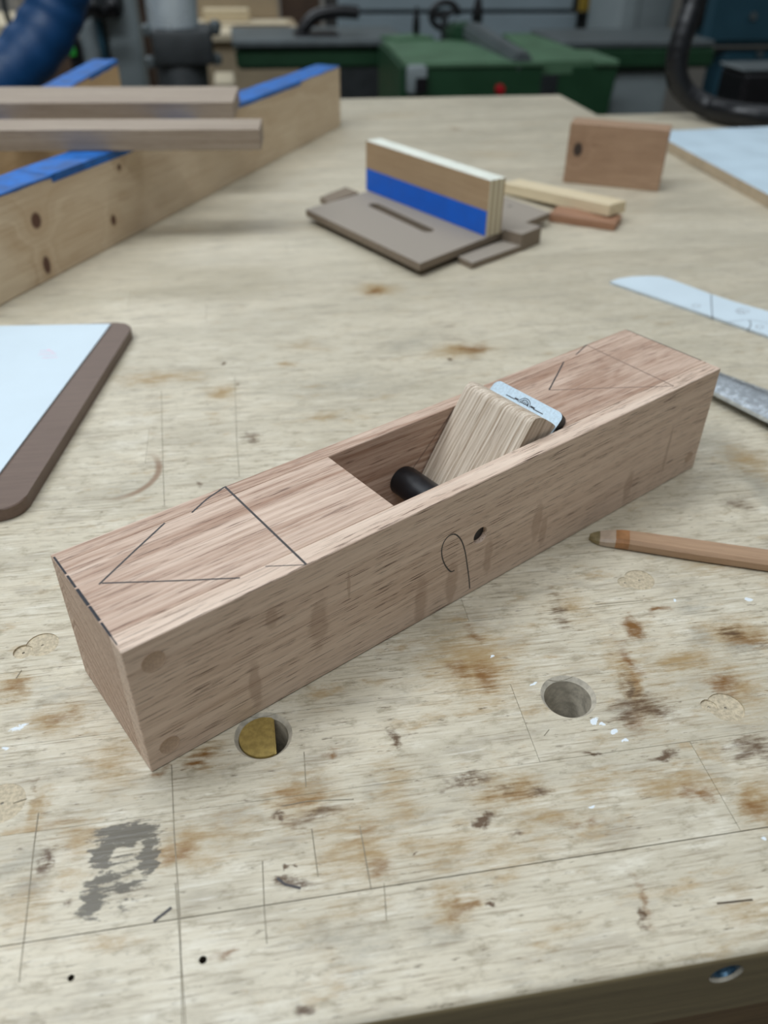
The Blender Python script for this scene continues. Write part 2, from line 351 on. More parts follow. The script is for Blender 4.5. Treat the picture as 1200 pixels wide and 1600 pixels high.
M = {}
M['bench_cut'] = plain('bench_hole_wall', rgb(186, 178, 162), 0.7, 0, 0.25, 200, 0.2)
M['bench_recess'] = plain('bench_recess_wood', rgb(186, 172, 146), 0.6, 0, 0.22, 700, 0.3)
M['apron'] = wood('bench_apron_wood', rgb(120, 98, 66), rgb(94, 74, 48), rgb(66, 50, 34), 0.006, (0, -.1), 0.02, 0.003, 0.3)
M['front_face'] = wood('shade_darkened_bench_edge', rgb(138, 124, 92), rgb(112, 100, 74), rgb(80, 66, 46), 0.006, (0, -.1), 0.02, 0.003, 0.3)  # front edge's shade painted in as a darker wood colour
M['oak'] = wood('red_oak', rgb(218, 194, 175), rgb(156, 121, 99), rgb(98, 71, 57), 0.0030, (0.10, -0.07), 0.05, 0.0011, 0.8, 1.15, fine=2300, rk=0.2, regular=0.22)
M['oak_side'] = wood('red_oak_side', rgb(226, 204, 185), rgb(188, 159, 138), rgb(90, 67, 54), 0.0042, (0.10, -0.11), 0.03, 0.0013, 1.0, 0.75, fine=2100, rk=0.2, regular=0.2,
    stains=[(.128, .012, .004, .014), (.146, .013, .004, .014), (.168, .017, .003, .012), (.2, .022, .004, .012), (.205, .014, .003, .01), (.075, .03, .005, .014), (.0898, .042, .0009, .008), (.045, .016, .003, .012), (.30, .022, .0015, .018), (.055, .045, .003, .006), (.27, .012, .004, .01)], staincol=rgb(164, 136, 116))
M['oak_wedge'] = wood('pale_oak_wedge', rgb(224, 210, 192), rgb(168, 148, 126), rgb(126, 104, 84), 0.0013, (0.12, -0.05), 0.02, 0.0007, 0.6, 1.35, rk=0.05, fine=2300, regular=0.4)
M['oak_end'] = plain('oak_dowel_end', rgb(184, 158, 136), 0.6, 0, 0.12, 900, 0.1)
M['stick'] = wood('grey_oak_stick', rgb(168, 152, 135), rgb(130, 112, 95), rgb(100, 82, 66), 0.004, (0.1, -0.03), 0.01, 0.0012, 0.4, 0.5)
M['pine'] = wood('pine_board', rgb(224, 206, 178), rgb(190, 162, 128), rgb(140, 100, 64), 0.012, (-0.06, 0.02), 0.05, 0.004, 0.0, 1.0, rk=0.15,
    knots=[(0.062, 0.049, 0.0062, 0.0068), (0.160, 0.022, 0.0040, 0.0050), (0.062, 0.0125, 0.0046, 0.008), (0.182, 0.063, 0.003, 0.003)], knotcol=rgb(92, 60, 44))
M['pine_plain'] = wood('pine_board_plain', rgb(206, 178, 138), rgb(172, 136, 96), rgb(140, 100, 64), 0.010, (-0.06, 0.02), 0.04, 0.003, 0.0, 0.8)
M['block'] = wood('brown_oak_block', rgb(176, 145, 118), rgb(140, 108, 83), rgb(100, 74, 56), 0.006, (0.2, 0.02), 0.02, 0.004, 0.35, 0.6, knots=[(-0.042, 0.037, 0.0055, 0.008)], knotcol=rgb(58, 46, 40))
M['palewood'] = wood('pale_maple_offcut', rgb(228, 212, 180), rgb(206, 186, 148), rgb(170, 140, 100), 0.005, (0.05, -0.08), 0.02, 0.001, 0.2, 0.5)
M['redwood'] = wood('reddish_cherry_offcut', rgb(172, 130, 102), rgb(138, 98, 72), rgb(100, 62, 44), 0.004, (0.05, -0.03), 0.02, 0.001, 0.4, 0.8)
M['darkboard'] = wood('dark_hardboard', rgb(112, 92, 80), rgb(90, 72, 62), rgb(60, 46, 40), 0.02, (0.3, -0.2), 0.1, 0.01, 0.2, 0.3, 0.45)
M['brownstick'] = wood('brown_pencil_wood', rgb(176, 144, 114), rgb(150, 118, 92), rgb(110, 80, 60), 0.006, (0.05, -0.03), 0.01, 0.001, 0.3, 0.4, 0.4)
M['mdf'] = plain('mdf', rgb(152, 142, 130), 0.75, 0, 0.05, 400, 0.05)
M['mdf_edge'] = plain('mdf_edge', rgb(128, 114, 98), 0.8, 0, 0.1, 500, 0.05)
M['tape'] = plain('blue_painters_tape', rgb(22, 96, 172), 0.6, 0, 0.3, 60, 0.3)
M['tape2'] = plain('blue_tape_flat', rgb(0, 96, 206), 0.5, 0, 0.06, 60)
M['paper'] = plain('white_paper', rgb(206, 220, 228), 0.6, 0, 0.015, 30)
M['paper_edge'] = plain('paper_edge', rgb(190, 200, 206), 0.7, 0, 0.05, 300)
M['melamine'] = plain('white_melamine', rgb(208, 228, 240), 0.35, 0, 0.02, 20)
M['panel_edge'] = plain('panel_edge', rgb(182, 164, 138), 0.7, 0, 0.1, 60)
M['graphite'] = plain('graphite_line', rgb(62, 58, 58), 0.5, 0, 0.2, 500)
M['graphite_soft'] = plain('faint_pencil_line', rgb(112, 92, 82), 0.6, 0, 0.2, 500)
M['benchline'] = plain('scribed_line', rgb(136, 127, 108), 0.7, 0, 0.25, 300)
M['seam'] = plain('open_glue_seam', rgb(70, 58, 42), 0.9, 0, 0.3, 300)
M['ink'] = plain('black_ink', rgb(28, 30, 38), 0.5, 0, 0.2, 500)
M['pink'] = plain('pink_crayon', rgb(232, 196, 212), 0.6, 0, 0.1, 500)
M['black'] = plain('black_plastic', rgb(18, 18, 22), 0.38, 0, 0.15, 90)
M['blackpin'] = plain('black_rod', rgb(16, 17, 22), 0.42, 0.0, 0.1, 300)
M['iron_edge'] = plain('blackened_steel_edge', rgb(26, 28, 32), 0.35, 0.4, 0.2, 500)
def brushed(name, c, rough, sc=(30, 900, 900), k=0.25):
    m = NT(name); n = m.noise(m.vec('MULTIPLY', m.local(), sc), 1.0, 4, 0.7); n2 = m.noise(m.local(), 260, 3, 0.6)
    col = m.mix(m.ramp(n2, 0.35, 0.7), c, tuple(x * (1 - k) for x in c[:3]) + (1,))
    m.bump(n, 0.1, 0.0002)
    return m.done(col, m.math('ADD', m.math('MULTIPLY', n2, 0.2), rough - 0.1), 1.0)
M['iron'] = plain('ground_plane_iron', rgb(182, 199, 210), 0.5, 0.3, 0.12, 700, 0.15)
M['steel'] = plain('polished_steel', rgb(205, 212, 218), 0.22, 0.75, 0.15, 300, 0.25)
M['brass'] = plain('brass', rgb(182, 160, 96), 0.36, 0.55, 0.15, 400, 0.1)
M['bolt'] = plain('bluish_zinc_bolt', rgb(66, 96, 116), 0.35, 0.5, 0.5, 700, 0.4)
M['galv'] = plain('galvanised_duct', rgb(205, 216, 222), 0.28, 0.35, 0.1, 8)
M['green'] = plain('machine_green', rgb(26, 66, 40), 0.5, 0, 0.1, 12)
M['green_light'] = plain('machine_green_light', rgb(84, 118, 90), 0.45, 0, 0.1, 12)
M['castiron'] = plain('cast_iron_table', rgb(98, 106, 108), 0.45, 0.2, 0.1, 20)
M['greypaint'] = plain('grey_machine_paint', rgb(134, 144, 146), 0.5, 0, 0.08, 8)
M['bluegrey'] = plain('blue_grey_panel', rgb(158, 174, 182), 0.5, 0, 0.05, 6)
M['teal'] = plain('dark_teal_paint', rgb(36, 76, 92), 0.5, 0, 0.1, 6)
M['darkgrey'] = plain('dark_grey_rubber', rgb(52, 56, 58), 0.5, 0, 0.15, 30)
M['bluehose'] = plain('blue_hose', rgb(0, 62, 110), 0.5, 0, 0.1, 30)
M['beige'] = plain('beige_plywood', rgb(176, 158, 130), 0.7, 0, 0.1, 10)
M['beige_light'] = plain('pale_plywood_edge', rgb(214, 200, 172), 0.7, 0, 0.06, 12)
M['brownpost'] = plain('brown_post', rgb(92, 72, 58), 0.7, 0, 0.15, 15)
M['yellow'] = plain('yellow_label', rgb(170, 140, 50), 0.6, 0, 0.1, 20)
M['red'] = plain('red_button', rgb(170, 22, 34), 0.35, 0, 0.1, 30)
M['led'] = plain('green_button', rgb(60, 190, 70), 0.35, 0, 0.1, 30)
M['floor'] = plain('concrete_floor', rgb(120, 116, 110), 0.7, 0, 0.15, 3)
M['wall'] = plain('painted_block_wall', rgb(150, 146, 138), 0.8, 0, 0.06, 2)
M['wallgrey'] = plain('grey_hanging_bundle', rgb(150, 146, 142), 0.7, 0, 0.2, 20)
def plyedge(name):
    m = NT(name); x, y, z = m.sep(m.local())
    s = m.math('FRACT', m.math('MULTIPLY', y, 1 / 0.0062)); band = m.ramp(s, 0.42, 0.58)
    return m.done(m.mix(band, rgb(226, 218, 192), rgb(178, 158, 124)), 0.7)
M['plyedge'] = plyedge('plywood_edge')
M['plytop'] = plain('pale_ply_top', rgb(232, 234, 222), 0.5, 0, 0.04, 60)
M['plyface'] = wood('ply_face', rgb(176, 150, 118), rgb(150, 122, 92), rgb(120, 92, 66), 0.008, (0.3, 0.05), 0.02, 0.004, 0.2, 0.4)
FLOOR = -0.88

# ------------------------------------------------------------------ the room
structure(box('floor', (-3.5, -2.2, FLOOR - 0.1), (4.5, 5.0, FLOOR), M['floor']))
structure(box('wall_back', (-3.5, 4.6, FLOOR), (4.5, 4.7, 2.0), M['wall']))
structure(box('wall_left', (-3.6, -2.2, FLOOR), (-3.5, 4.7, 2.0), M['wall']))
structure(box('wall_front', (-3.5, -2.3, FLOOR), (4.5, -2.2, 2.0), M['wall']))
structure(box('wall_right', (4.5, -2.2, FLOOR), (4.6, 4.7, 2.0), M['wall']))

# ------------------------------------------------------------------ the main workbench
Y0, YB, XL, XR, TH = -0.0945, 1.300, -0.78, 0.612, 0.039
bench = tag(empty('workbench', (0, 0, FLOOR)), 'long laminated maple workbench with stained worn top and two round dog holes', 'workbench')
def bchild(o): o.location.z -= FLOOR; return o                  # children are built in world space
rows = [Y0, -0.0558]
while rows[-1] < YB - 0.02: rows.append(min(YB, rows[-1] + 0.0381))
rows[-1] = YB
gap = 0.00007
fixed = {1: [0.201], 2: [-0.33, 0.1415, 0.53], 3: [-0.2, 0.29], 0: [-0.5, 0.41]}
staves = {}
for r in range(len(rows) - 1):
    if r in fixed: xs = fixed[r]
    else:
        xs = []; q = XL + random.uniform(0.12, 0.5)
        while q < XR - 0.12: xs.append(q); q += random.uniform(0.32, 0.62)
    xs = [XL] + xs + [XR]
    for a, b in zip(xs, xs[1:]):
        bm = bmesh.new(); g0 = 0.00022 if r == 1 else gap
        box_bm(bm, (a + gap, rows[r] + (g0 if r else 0), -TH), (b - gap, rows[r + 1] - (0.00022 if r == 0 else gap), random.uniform(-0.00008, 0.00004)))
        if r == 0:
            ed = [e for e in bm.edges if all(v.co.y < rows[0] + 1e-5 and v.co.z > -0.01 for v in e.verts)]
            bmesh.ops.bevel(bm, geom=ed, offset=0.0035, segments=5, affect='EDGES', profile=0.5)
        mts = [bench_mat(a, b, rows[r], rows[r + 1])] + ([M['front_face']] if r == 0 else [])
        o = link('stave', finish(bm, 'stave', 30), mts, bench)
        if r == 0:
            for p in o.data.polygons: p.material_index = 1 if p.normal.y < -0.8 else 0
        tone(o, random.uniform(0, 9)); bchild(o)
        staves.setdefault(r, []).append((a, b, o))
# a pinkish stave end near the right, dark seam strip under the first joint
cutters = []
def cutter(prof, x, y, mat, rot=(0, 0, 0), z=0.0, seg=40):
    bm = bmesh.new(); lathe_bm(bm, prof, seg)
    o = link('cutter', finish(bm, 'cutter'), mat); o.location = (x, y, z); o.rotation_euler = rot; cutters.append(o); return o
HOLES = [(0.1628, 0.0108), (0.0408, 0.0106)]
dogprof = [(0.0095, -0.06), (0.0095, -0.0018), (0.0112, 0.0001), (0.0112, 0.01)]
sets = {}
def plan(c, x, y, rad):
    for r in staves:
        if rows[r] - rad < y < rows[r + 1] + rad:
            for (a, b, o) in staves[r]:
                if a - rad < x < b + rad: sets.setdefault(o.name, (o, []))[1].append(c)
for (x, y) in HOLES: plan(cutter(dogprof, x, y, M['bench_cut']), x, y, 0.0113)
def px_r(px, py, hw): return (atz(px + hw, py) - atz(px - hw, py)).length / 2
for (px, py, rad, dep) in [(317, 1500, .0012, .004), (111, 1528, .0010, .004)]:
    p = atz(px, py); plan(cutter([(rad, -dep), (rad, 0.005)], p.x, p.y, M['seam'], seg=14), p.x, p.y, rad)
for (px, py, hw, dep) in [(66, 1007, 25, .0005), (36, 1018, 15, .0009), (1134, 1105, 28, .0005), (1108, 1103, 13, .0008), (999, 906, 23, .0003), (977, 910, 12, .0004), (3, 1255, 36, .0002)]:
    p = atz(px, py); rad = px_r(px, py, hw); plan(cutter([(rad, -dep), (rad, 0.005)], p.x, p.y, M['bench_recess'], seg=32), p.x, p.y, rad)
    plan(cutter([(0.0006, -dep - .0006), (0.0006, 0.005)], p.x, p.y, M['bench_cut'], seg=10), p.x, p.y, 0.001)
fh = aty(1135, 1522, Y0)
plan(cutter([(0.0056, -0.005), (0.0056, 0.012)], fh.x, Y0, M['bench_cut'], (PI / 2, 0, 0), fh.z), fh.x, Y0 + 0.001, 0.006)
bpy.context.view_layer.update()
for nm, (o, cs) in sets.items(): cut(o, cs)
kill(cutters)
bchild(box('seam_line', (XL, -0.0560, -0.010), (XR, -0.0556, -0.0006), M['seam'], bench))
bchild(box('apron', (XL + .002, Y0 + 0.0005, -0.15), (XR - .002, Y0 + 0.03, -TH), M['apron'], bench))
bchild(box('cleat', (XL + .02, -0.03, -0.075), (XR - .02, 0.05, -TH - 0.0005), M['apron'], bench))
bchild(box('cleat', (XL + .02, 1.18, -0.15), (XR - .02, 1.28, -TH), M['apron'], bench))
for x in (XL + 0.1, XR - 0.1):
    for y in (Y0 + 0.08, YB - 0.09): bchild(box('leg', (x - .05, y - .05, FLOOR), (x + .05, y + .05, -TH), M['apron'], bench))
hd = lathe('bolt_head', [(0.0001, -.0025), (0.0052, -.0025), (0.0052, 0.001), (0.0035, 0.0016), (0.0032, 0.0004), (0.0001, 0.0004)], M['bolt'], bench, 24, (fh.x, Y0 + 0.0022, fh.z), (PI / 2, 0, 0)); bchild(hd)
hd['label'] = 'bluish steel bolt head sunk in the front edge'
def bench_line(pxs, wd=0.0003, mat='benchline'):
    o = ribbon('scribed_line', [atz(*p) for p in pxs], wd, (0, 0, 1), M[mat], bench, 0.00012); bchild(o)
for L in [[(268, 1195), (272, 1300), (281, 1430), (285, 1600)], [(274, 1380), (281, 1470), (290, 1600)], [(410, 1345), (413, 1420), (417, 1475)], [(475, 1175), (478, 1230)], [(487, 1295), (497, 1370)], [(252, 610), (255, 740), (257, 790)],
          [(367, 590), (370, 690), (374, 745)], [(60, 1270), (52, 1330), (45, 1400), (30, 1535)], [(562, 1290), (580, 1390)], [(20, 1255), (42, 1248)], [(600, 1380), (604, 1440)], [(25, 1060), (34, 1047)], [(930, 945), (1005, 938)], [(850, 1150), (858, 1140)], [(440, 1260), (480, 1252), (553, 1249)]]: bench_line(L)
for L in [[(240, 1440), (258, 1426), (268, 1418)], [(433, 1372), (445, 1382), (470, 1388)]]: bench_line(L, 0.0009, 'graphite')
bench_line([(1120, 1412), (1176, 1406)], 0.0006, 'seam')

# ------------------------------------------------------------------ second bench beyond, butted against the first
b2 = tag(empty('workbench', (0, 0, FLOOR)), 'plain maple workbench butted on the right, carrying the white panel', 'workbench')
ya = Y0
while ya < 1.11:
    yb = min(1.125, ya + 0.0381)
    o = box('stave', (0.6135, ya + gap, -TH), (1.35, yb - gap, random.uniform(-.0001, 0)), bench_mat(0.6135, 1.35, ya, yb), b2); tone(o, random.uniform(0, 9)); bchild(o); ya = yb
bchild(box('apron', (0.616, Y0 + 0.0005, -0.15), (1.34, Y0 + 0.03, -TH), M['apron'], b2))
for x in (0.69, 1.27):
    for y in (Y0 + 0.08, 1.05): bchild(box('leg', (x - .05, y - .05, FLOOR), (x + .05, y + .05, -TH), M['apron'], b2))

# ------------------------------------------------------------------ the wooden hand plane
K = 0.001
LN, WD, HT, C1, C2 = 332.6 * K, 62.1 * K, 62.0 * K, 9.3 * K, 54.8 * K
RZ = math.radians(28.86)
plane = tag(empty('hand_plane', (0, 0, 0.00025), RZ), 'large red oak wooden hand plane with pencil triangles on its top', 'hand plane')
ck = box('cheek', (0, 0, 0), (LN, C1, HT), M['oak_side'], plane, 0.0003)
c = lathe('cutter', [(4.2 * K, -0.02), (4.2 * K, 0.02)], M['oak_side'], None, 32, rot=(PI / 2, 0, 0))
c.matrix_world = plane.matrix_basis @ Matrix.Translation((161.6 * K, 0.002, 32.4 * K)) @ Matrix.Rotation(PI / 2, 4, 'X')
bpy.context.view_layer.update(); cut(ck, [c]); kill([c]); tone(ck, 0.0)
tone(box('cheek', (0, C2, 0), (LN, WD, HT), M['oak'], plane, 0.0003), 3.0)
tone(xzprism('front_block', [(0, 0), (147 * K, 0), (119.2 * K, HT), (0, HT)], C1 + 2e-5, C2 - 2e-5, M['oak'], plane, 0.0002), 0.0)
tone(xzprism('rear_block', [(159 * K, 0), (LN, 0), (LN, HT), (221 * K, HT)], C1 + 2e-5, C2 - 2e-5, M['oak'], plane, 0.0002), 0.6)
# near-cheek top strip shows the same wood as the sole blocks
for (x, z, r) in [(9.5, 52.1, 4.2), (8.5, 9.3, 3.9), (324.6, 9.7, 3.3)]:
    d = lathe('dowel', [(r * K, 0), (r * K, 0.00025), ((r - .25) * K, 0.00012), ((r - .3) * K, 0.0001), (.0001, 0.0001)], M['oak_end'], ck, 28, (x * K, 0.0, z * K), (PI / 2, 0, 0), 25)
# cross pin: black rod, flat towards the wedge
pin = []
for i in range(25):
    a = math.radians(60 + i * 240 / 24); pin.append((161.6 + 7.3 * math.cos(a), 32.4 + 7.3 * math.sin(a)))
pin += [(168.0, 28.2), (171.2, 33.2), (168.6, 36.6)]
pn = xzprism('cross_pin', [(x * K, z * K) for x, z in pin], C1 + .0002, C2 - .0002, M['blackpin'], plane, 0, 40)
lathe('pin_tenon', [(3.9 * K, 0), (3.9 * K, 7.3 * K)], M['blackpin'], pn, 24, (161.6 * K, C1 + .0003, 32.4 * K), (PI / 2, 0, 0))
# blade: bedded at 45 degrees; local x runs up the blade, z is the face normal
A45 = math.radians(45)
bl = []
top, ya, yb, rr = 96.6, 9.9, 54.1, 3.6
bl = [(5, ya), (top - rr, ya)] + [(top - rr + rr * math.sin(a), ya + rr - rr * math.cos(a)) for a in [i * PI / 12 for i in range(1, 7)]]
bl += [(top - rr + rr * math.cos(a), yb - rr + rr * math.sin(a)) for a in [i * PI / 12 for i in range(0, 7)]] + [(5, yb)]
bm = bmesh.new(); prism_bm(bm, [(x * K, y * K) for x, y in bl], -4.7 * K, 0.0)
me = finish(bm, 'blade', 30)
blade = link('blade', me, [M['iron_edge'], M['iron']], plane)
for p in me.polygons: p.material_index = 1 if p.normal.z > 0.9 else 0
blade.location = (152.2 * K, 0, 0); blade.rotation_euler = (0, -A45, 0)
blade['label'] = 'bright steel plane iron with black edges'
def on_blade(pts, wd): return ribbon('engraving', [(s * K, y * K, 0) for s, y in pts], wd * K, (0, 0, 1), M['ink'], blade, 0.00004)
S0 = 92.0
on_blade([(S0, 44.0), (S0, 38.3)], 0.45); on_blade([(S0, 26.2), (S0, 20.0)], 0.45)
on_blade([(S0 + .5, 38.6), (S0 + .5, 36.2)], 0.9); on_blade([(S0 + .5, 28.3), (S0 + .5, 25.6)], 0.9)
for R in (2.6, 3.6): on_blade([(S0 - .4 + R * math.sin(a) * .9, 32.2 + R * math.cos(a)) for a in [i * PI / 16 for i in range(17)]], 0.4)
for i in range(4): on_blade([(S0 + .2, 33.8 - i * 1.05), (S0 + 1.3, 33.3 - i * 1.05)], 0.45)
on_blade([(S0 + .1, 34.6), (S0 + .1, 29.8)], 0.4)
# wedge
AW = math.atan2(0.85, 0.527)
wp = [(159.6, 8.2), (215.6, 63.2), (215.2, 64.2), (213.0, 66.2), (209.0, 69.2), (205.5, 71.4), (203.0, 72.4), (201.2, 72.5), (200.0, 71.9), (198.9, 70.9), (198.0, 69.7)]
ox, oz = 159.0, 7.2
wl = [(((x - ox) * math.cos(AW) + (z - oz) * math.sin(AW)) * K, (-(x - ox) * math.sin(AW) + (z - oz) * math.cos(AW)) * K) for x, z in wp]
wd_ = xzprism('wedge', wl, 10.6 * K, 54.0 * K, M['oak_wedge'], plane, 0, 32); wd_.location = (ox * K, 0, oz * K); wd_.rotation_euler = (0, -AW, 0); tone(wd_, 0.3)
wd_['label'] = 'pale oak wedge with rounded head'
# pencil marks
def mark(pts, face, wd=0.75, mat='graphite', par=None):
    if face == 'top': P = [(x * K, y * K, HT) for x, y in pts]; n = (0, 0, 1)
    else: P = [(x * K, 0, z * K) for x, z in pts]; n = (0, -1, 0)
    return ribbon('pencil_line', P, wd * K, n, M[mat], par or plane, 0.00005)
mark([(7.6, 35.6), (25, 45.2), (41.8, 54.2)], 'top'); mark([(53.2, 53.9), (62, 58.4), (71.9, 61.6)], 'top')
mark([(72.4, 61.9), (71.8, 30), (71.2, 0.3)], 'top', 0.95); mark([(58.9, 8.4), (70.8, 0.4)], 'top', 0.4); mark([(8.7, 35.6), (30, 20.8), (48.4, 8.5)], 'top', 0.65)
mark([(242.1, 38.3), (257, 46.6), (272, 55.1)], 'top', 0.7); mark([(283.7, 56.9), (297.8, 61.6)], 'top', 0.6); mark([(297.8, 61.8), (296.6, 30), (295.6, 2.9)], 'top', 0.5, 'graphite_soft'); mark([(242.2, 38.1), (270, 20), (295.5, 3)], 'top', 0.45, 'graphite_soft')
for y0, y1, wdt in [(4, 9, .5), (9, 17, .9), (18, 27, 1.1), (27.5, 38, 1.2), (39, 47, .9), (48, 60, .8)]: mark([(.55, y0), (.6, y1)], 'top', wdt, 'ink')
mark([(LN / K - .4, 12), (LN / K - .4, 61)], 'top', 0.5)
mark([(p.x, p.y) for p in curve_pts([(Vector((x, z, 0))) for x, z in [(147.2, 19.6), (144.6, 20.4), (140.8, 26.5), (138.7, 33), (138.9, 38.2), (141.6, 41.2), (145.6, 40.6), (149.6, 35.6), (152.6, 28), (154.8, 19), (156.8, 10), (158, 3)]], 5)], 'side', 0.65)
ribbon('pencil_line', [(167.1 * K, C2, 35.0 * K), (194.0 * K, C2, 61.0 * K)], 0.4 * K, (0, -1, 0), M['graphite_soft'], plane, 0.00008)

# ------------------------------------------------------------------ brass bench dog in the hole
dp = []
for i in range(49):
    a = math.radians(61.6 + i * 236.8 / 48); dp.append((9.25 * K * math.cos(a), 9.25 * K * math.sin(a)))
dx, dy = HOLES[1]
dog = tag(empty('bench_dog', (dx, dy, -0.0385)), 'round brass bench dog with one flat side, sunk in its hole', 'bench dog')
bm = bmesh.new(); prism_bm(bm, dp, 0.0, 0.0376)
ed = [e for e in bm.edges if all(v.co.z > 0.03 for v in e.verts)]
bmesh.ops.bevel(bm, geom=ed, offset=0.0005, segments=2, affect='EDGES')
link('body', finish(bm, 'body', 30), M['brass'], dog)
lathe('pin_plug', [(.0019, 0), (.0019, .00008), (.0017, .00012), (.0001, .00012)], M['brass'], dog, 20, (0.001, 0.0055, 0.0376))

# ------------------------------------------------------------------ wooden stick beside the plane
p0, p1 = atz(922, 833, .004), atz(1200, 868, .006); dv = (p1 - p0); ang = math.atan2(dv.y, dv.x)
st = tag(empty('wooden_stick', (p0.x, p0.y, 0.0001), ang), 'flat brown wooden stick with pale rounded tip, lying beside the oak plane', 'stick')
def stick_seg(name, xs, mat):
    bm = bmesh.new(); rings = []
    for x in xs:
        t = min(1, x / 0.010); hw = 0.0058 * math.sqrt(max(0.02, 1 - (1 - t) ** 2)) * (0.82 + 0.18 * min(1, x / .05)); h = 0.0062 * (0.45 + 0.55 * min(1, x / 0.016))
        c_ = hw * .25
        rings.append([bm.verts.new((x, y, z)) for y, z in [(-hw, h * .15), (-hw, h * .72), (-hw + c_, h), (hw - c_, h), (hw, h * .72), (hw, h * .15), (hw - c_, 0), (-hw + c_, 0)]])
    for a, b in zip(rings, rings[1:]):
        for i in range(8): bm.faces.new((a[i], a[(i + 1) % 8], b[(i + 1) % 8], b[i]))
    bm.faces.new(rings[0][::-1]); bm.faces.new(rings[-1])
    return link(name, finish(bm, name, 28), mat, st)
M['tip'] = plain('olive_tip', rgb(128, 114, 80), 0.5, 0, 0.2, 300); M['tipband'] = plain('pale_band', rgb(176, 156, 136), 0.45, 0, 0.1, 300); M['amberband'] = plain('amber_band', rgb(158, 112, 72), 0.4, 0, 0.15, 200)
stick_seg('tip', [0, .001, .002, .0035, .005], M['tip']); stick_seg('pale_band', [.005, .007, .009, .0115, .0125], M['tipband']); stick_seg('amber_band', [.0125, .015, .019], M['amberband']); stick_seg('shaft', [.019, .03, .05, .15], M['brownstick'])

# ------------------------------------------------------------------ steel tool at the right edge
q0, q1 = atz(1112, 588, .010), atz(1205, 628, .010); dv = q1 - q0; ang = math.atan2(dv.y, dv.x)
tool = tag(empty('steel_spatula', (q0.x, q0.y, 0.0), ang), 'shiny polished steel tool with black handle at the right edge behind plane', 'hand tool')
bm = bmesh.new(); rings = []
for i in range(9):
    x = -0.006 + i * 0.008; hw = 0.0125 + 0.0008 * i
    rings.append([bm.verts.new((x, hw * u, 0.0085 + 0.0035 * (1 - u * u) - (0.0 if j < 9 else .0025))) for j, u in enumerate([-1, -.75, -.5, -.25, 0, .25, .5, .75, 1, 1, .5, 0, -.5, -1])])
for a, b in zip(rings, rings[1:]):
    for i in range(14): bm.faces.new((a[i], a[(i + 1) % 14], b[(i + 1) % 14], b[i]))
bm.faces.new(rings[0][::-1]); bm.faces.new(rings[-1])
link('blade', finish(bm, 'blade', 40), M['steel'], tool)
box('handle', (0.056, -0.013, 0.0), (0.17, 0.013, 0.024), M['black'], tool, 0.005, 3)
box('heel', (0.05, -0.012, 0.0), (0.058, 0.012, 0.0085), M['darkgrey'], tool, 0.001)

# ------------------------------------------------------------------ clip board with paper at the left
zc = 0.0075
def rounded(pts, r, n=6):
    out = []; N = len(pts)
    for i, (p, rad) in enumerate(zip(pts, r)):
        a, b, c_ = Vector(pts[i - 1]), Vector(p), Vector(pts[(i + 1) % N])
        u = (a - b).normalized(); v = (c_ - b).normalized(); th = u.angle(v); L = rad / math.tan(th / 2); ctr = b + (u + v).normalized() * (rad / math.sin(th / 2))
        s, e = b + u * L - ctr, b + v * L - ctr; a0 = math.atan2(s.y, s.x); a1 = math.atan2(e.y, e.x); da = (a1 - a0 + PI) % (2 * PI) - PI
        out += [(ctr.x + rad * math.cos(a0 + da * k / n), ctr.y + rad * math.sin(a0 + da * k / n)) for k in range(n + 1)]
    return out
cb_pts = [(-0.0345, 0.3955), (-0.36, 0.402), (-0.36, 0.155), (-0.0748, 0.166)]
cb = tag(empty('drawing_board', (0, 0, 0)), 'dark brown board with rounded corners under white paper at left', 'board')
prism('panel', rounded(cb_pts, [.012, .012, .012, .014]), 0.0001, zc, M['darkboard'], cb, 0.0006, 30)
pp = [tuple(atz(173, 506, zc + .001)[:2]), (-0.34, 0.4185), (-0.34, 0.168), tuple((atz(0, 738, zc + .001) + (atz(0, 738, zc) - atz(172, 508, zc)) * 0.16)[:2])]
pad = tag(empty('paper_pad', (0, 0, zc)), 'white blank paper sheet with faint pink scribble on the dark board', 'paper')
bm = bmesh.new(); prism_bm(bm, pp, 0.0, 0.0011); me = finish(bm, 'sheets')
sh = link('sheets', me, [M['paper_edge'], M['paper']], pad)
for p in me.polygons: p.material_index = 1 if p.normal.z > .9 else 0
for L in [[(62, 549), (80, 548)], [(60, 554), (88, 553)], [(66, 559), (90, 558)], [(74, 546), (84, 551)]]:
    o = ribbon('scribble', [atz(*q, zc + .0011) for q in L], 0.0009, (0, 0, 1), M['pink'], pad, .0001); o.location.z -= zc

# ------------------------------------------------------------------ white curved template
tp = [(953, 440), (967, 435), (988, 432), (1012, 431), (1033, 432), (1050, 437), (1075, 446), (1110, 459), (1150, 472), (1200, 486), (1290, 506), (1290, 554), (1200, 524)]
tz = 0.0022
tm = tag(empty('paper_template', (0, 0, 0)), 'white curved drawing template with pencil lines lying behind the plane', 'template')
bm = bmesh.new(); prism_bm(bm, [tuple(atz(*q, tz)[:2]) for q in tp], 0.0001, tz); me = finish(bm, 'sheet')
link('sheet', me, [M['paper_edge'], M['paper']], tm)
for p in me.polygons: p.material_index = 1 if p.normal.z > .9 else 0
for L, wdt in [([(1111, 461), (1112, 480), (1113, 498)], .0007), ([(1128, 504), (1170, 500), (1200, 505)], .0004), ([(1171, 500), (1173, 508), (1168, 516)], .0007)]:
    ribbon('pencil_line', curve_pts([atz(*q, tz) for q in L], 4), wdt, (0, 0, 1), M['graphite'], tm, .00008)
def ell(cx, cy, a, b, n=14): return [atz(cx + a * math.cos(2 * PI * i / n), cy + b * math.sin(2 * PI * i / n), tz) for i in range(n + 1)]
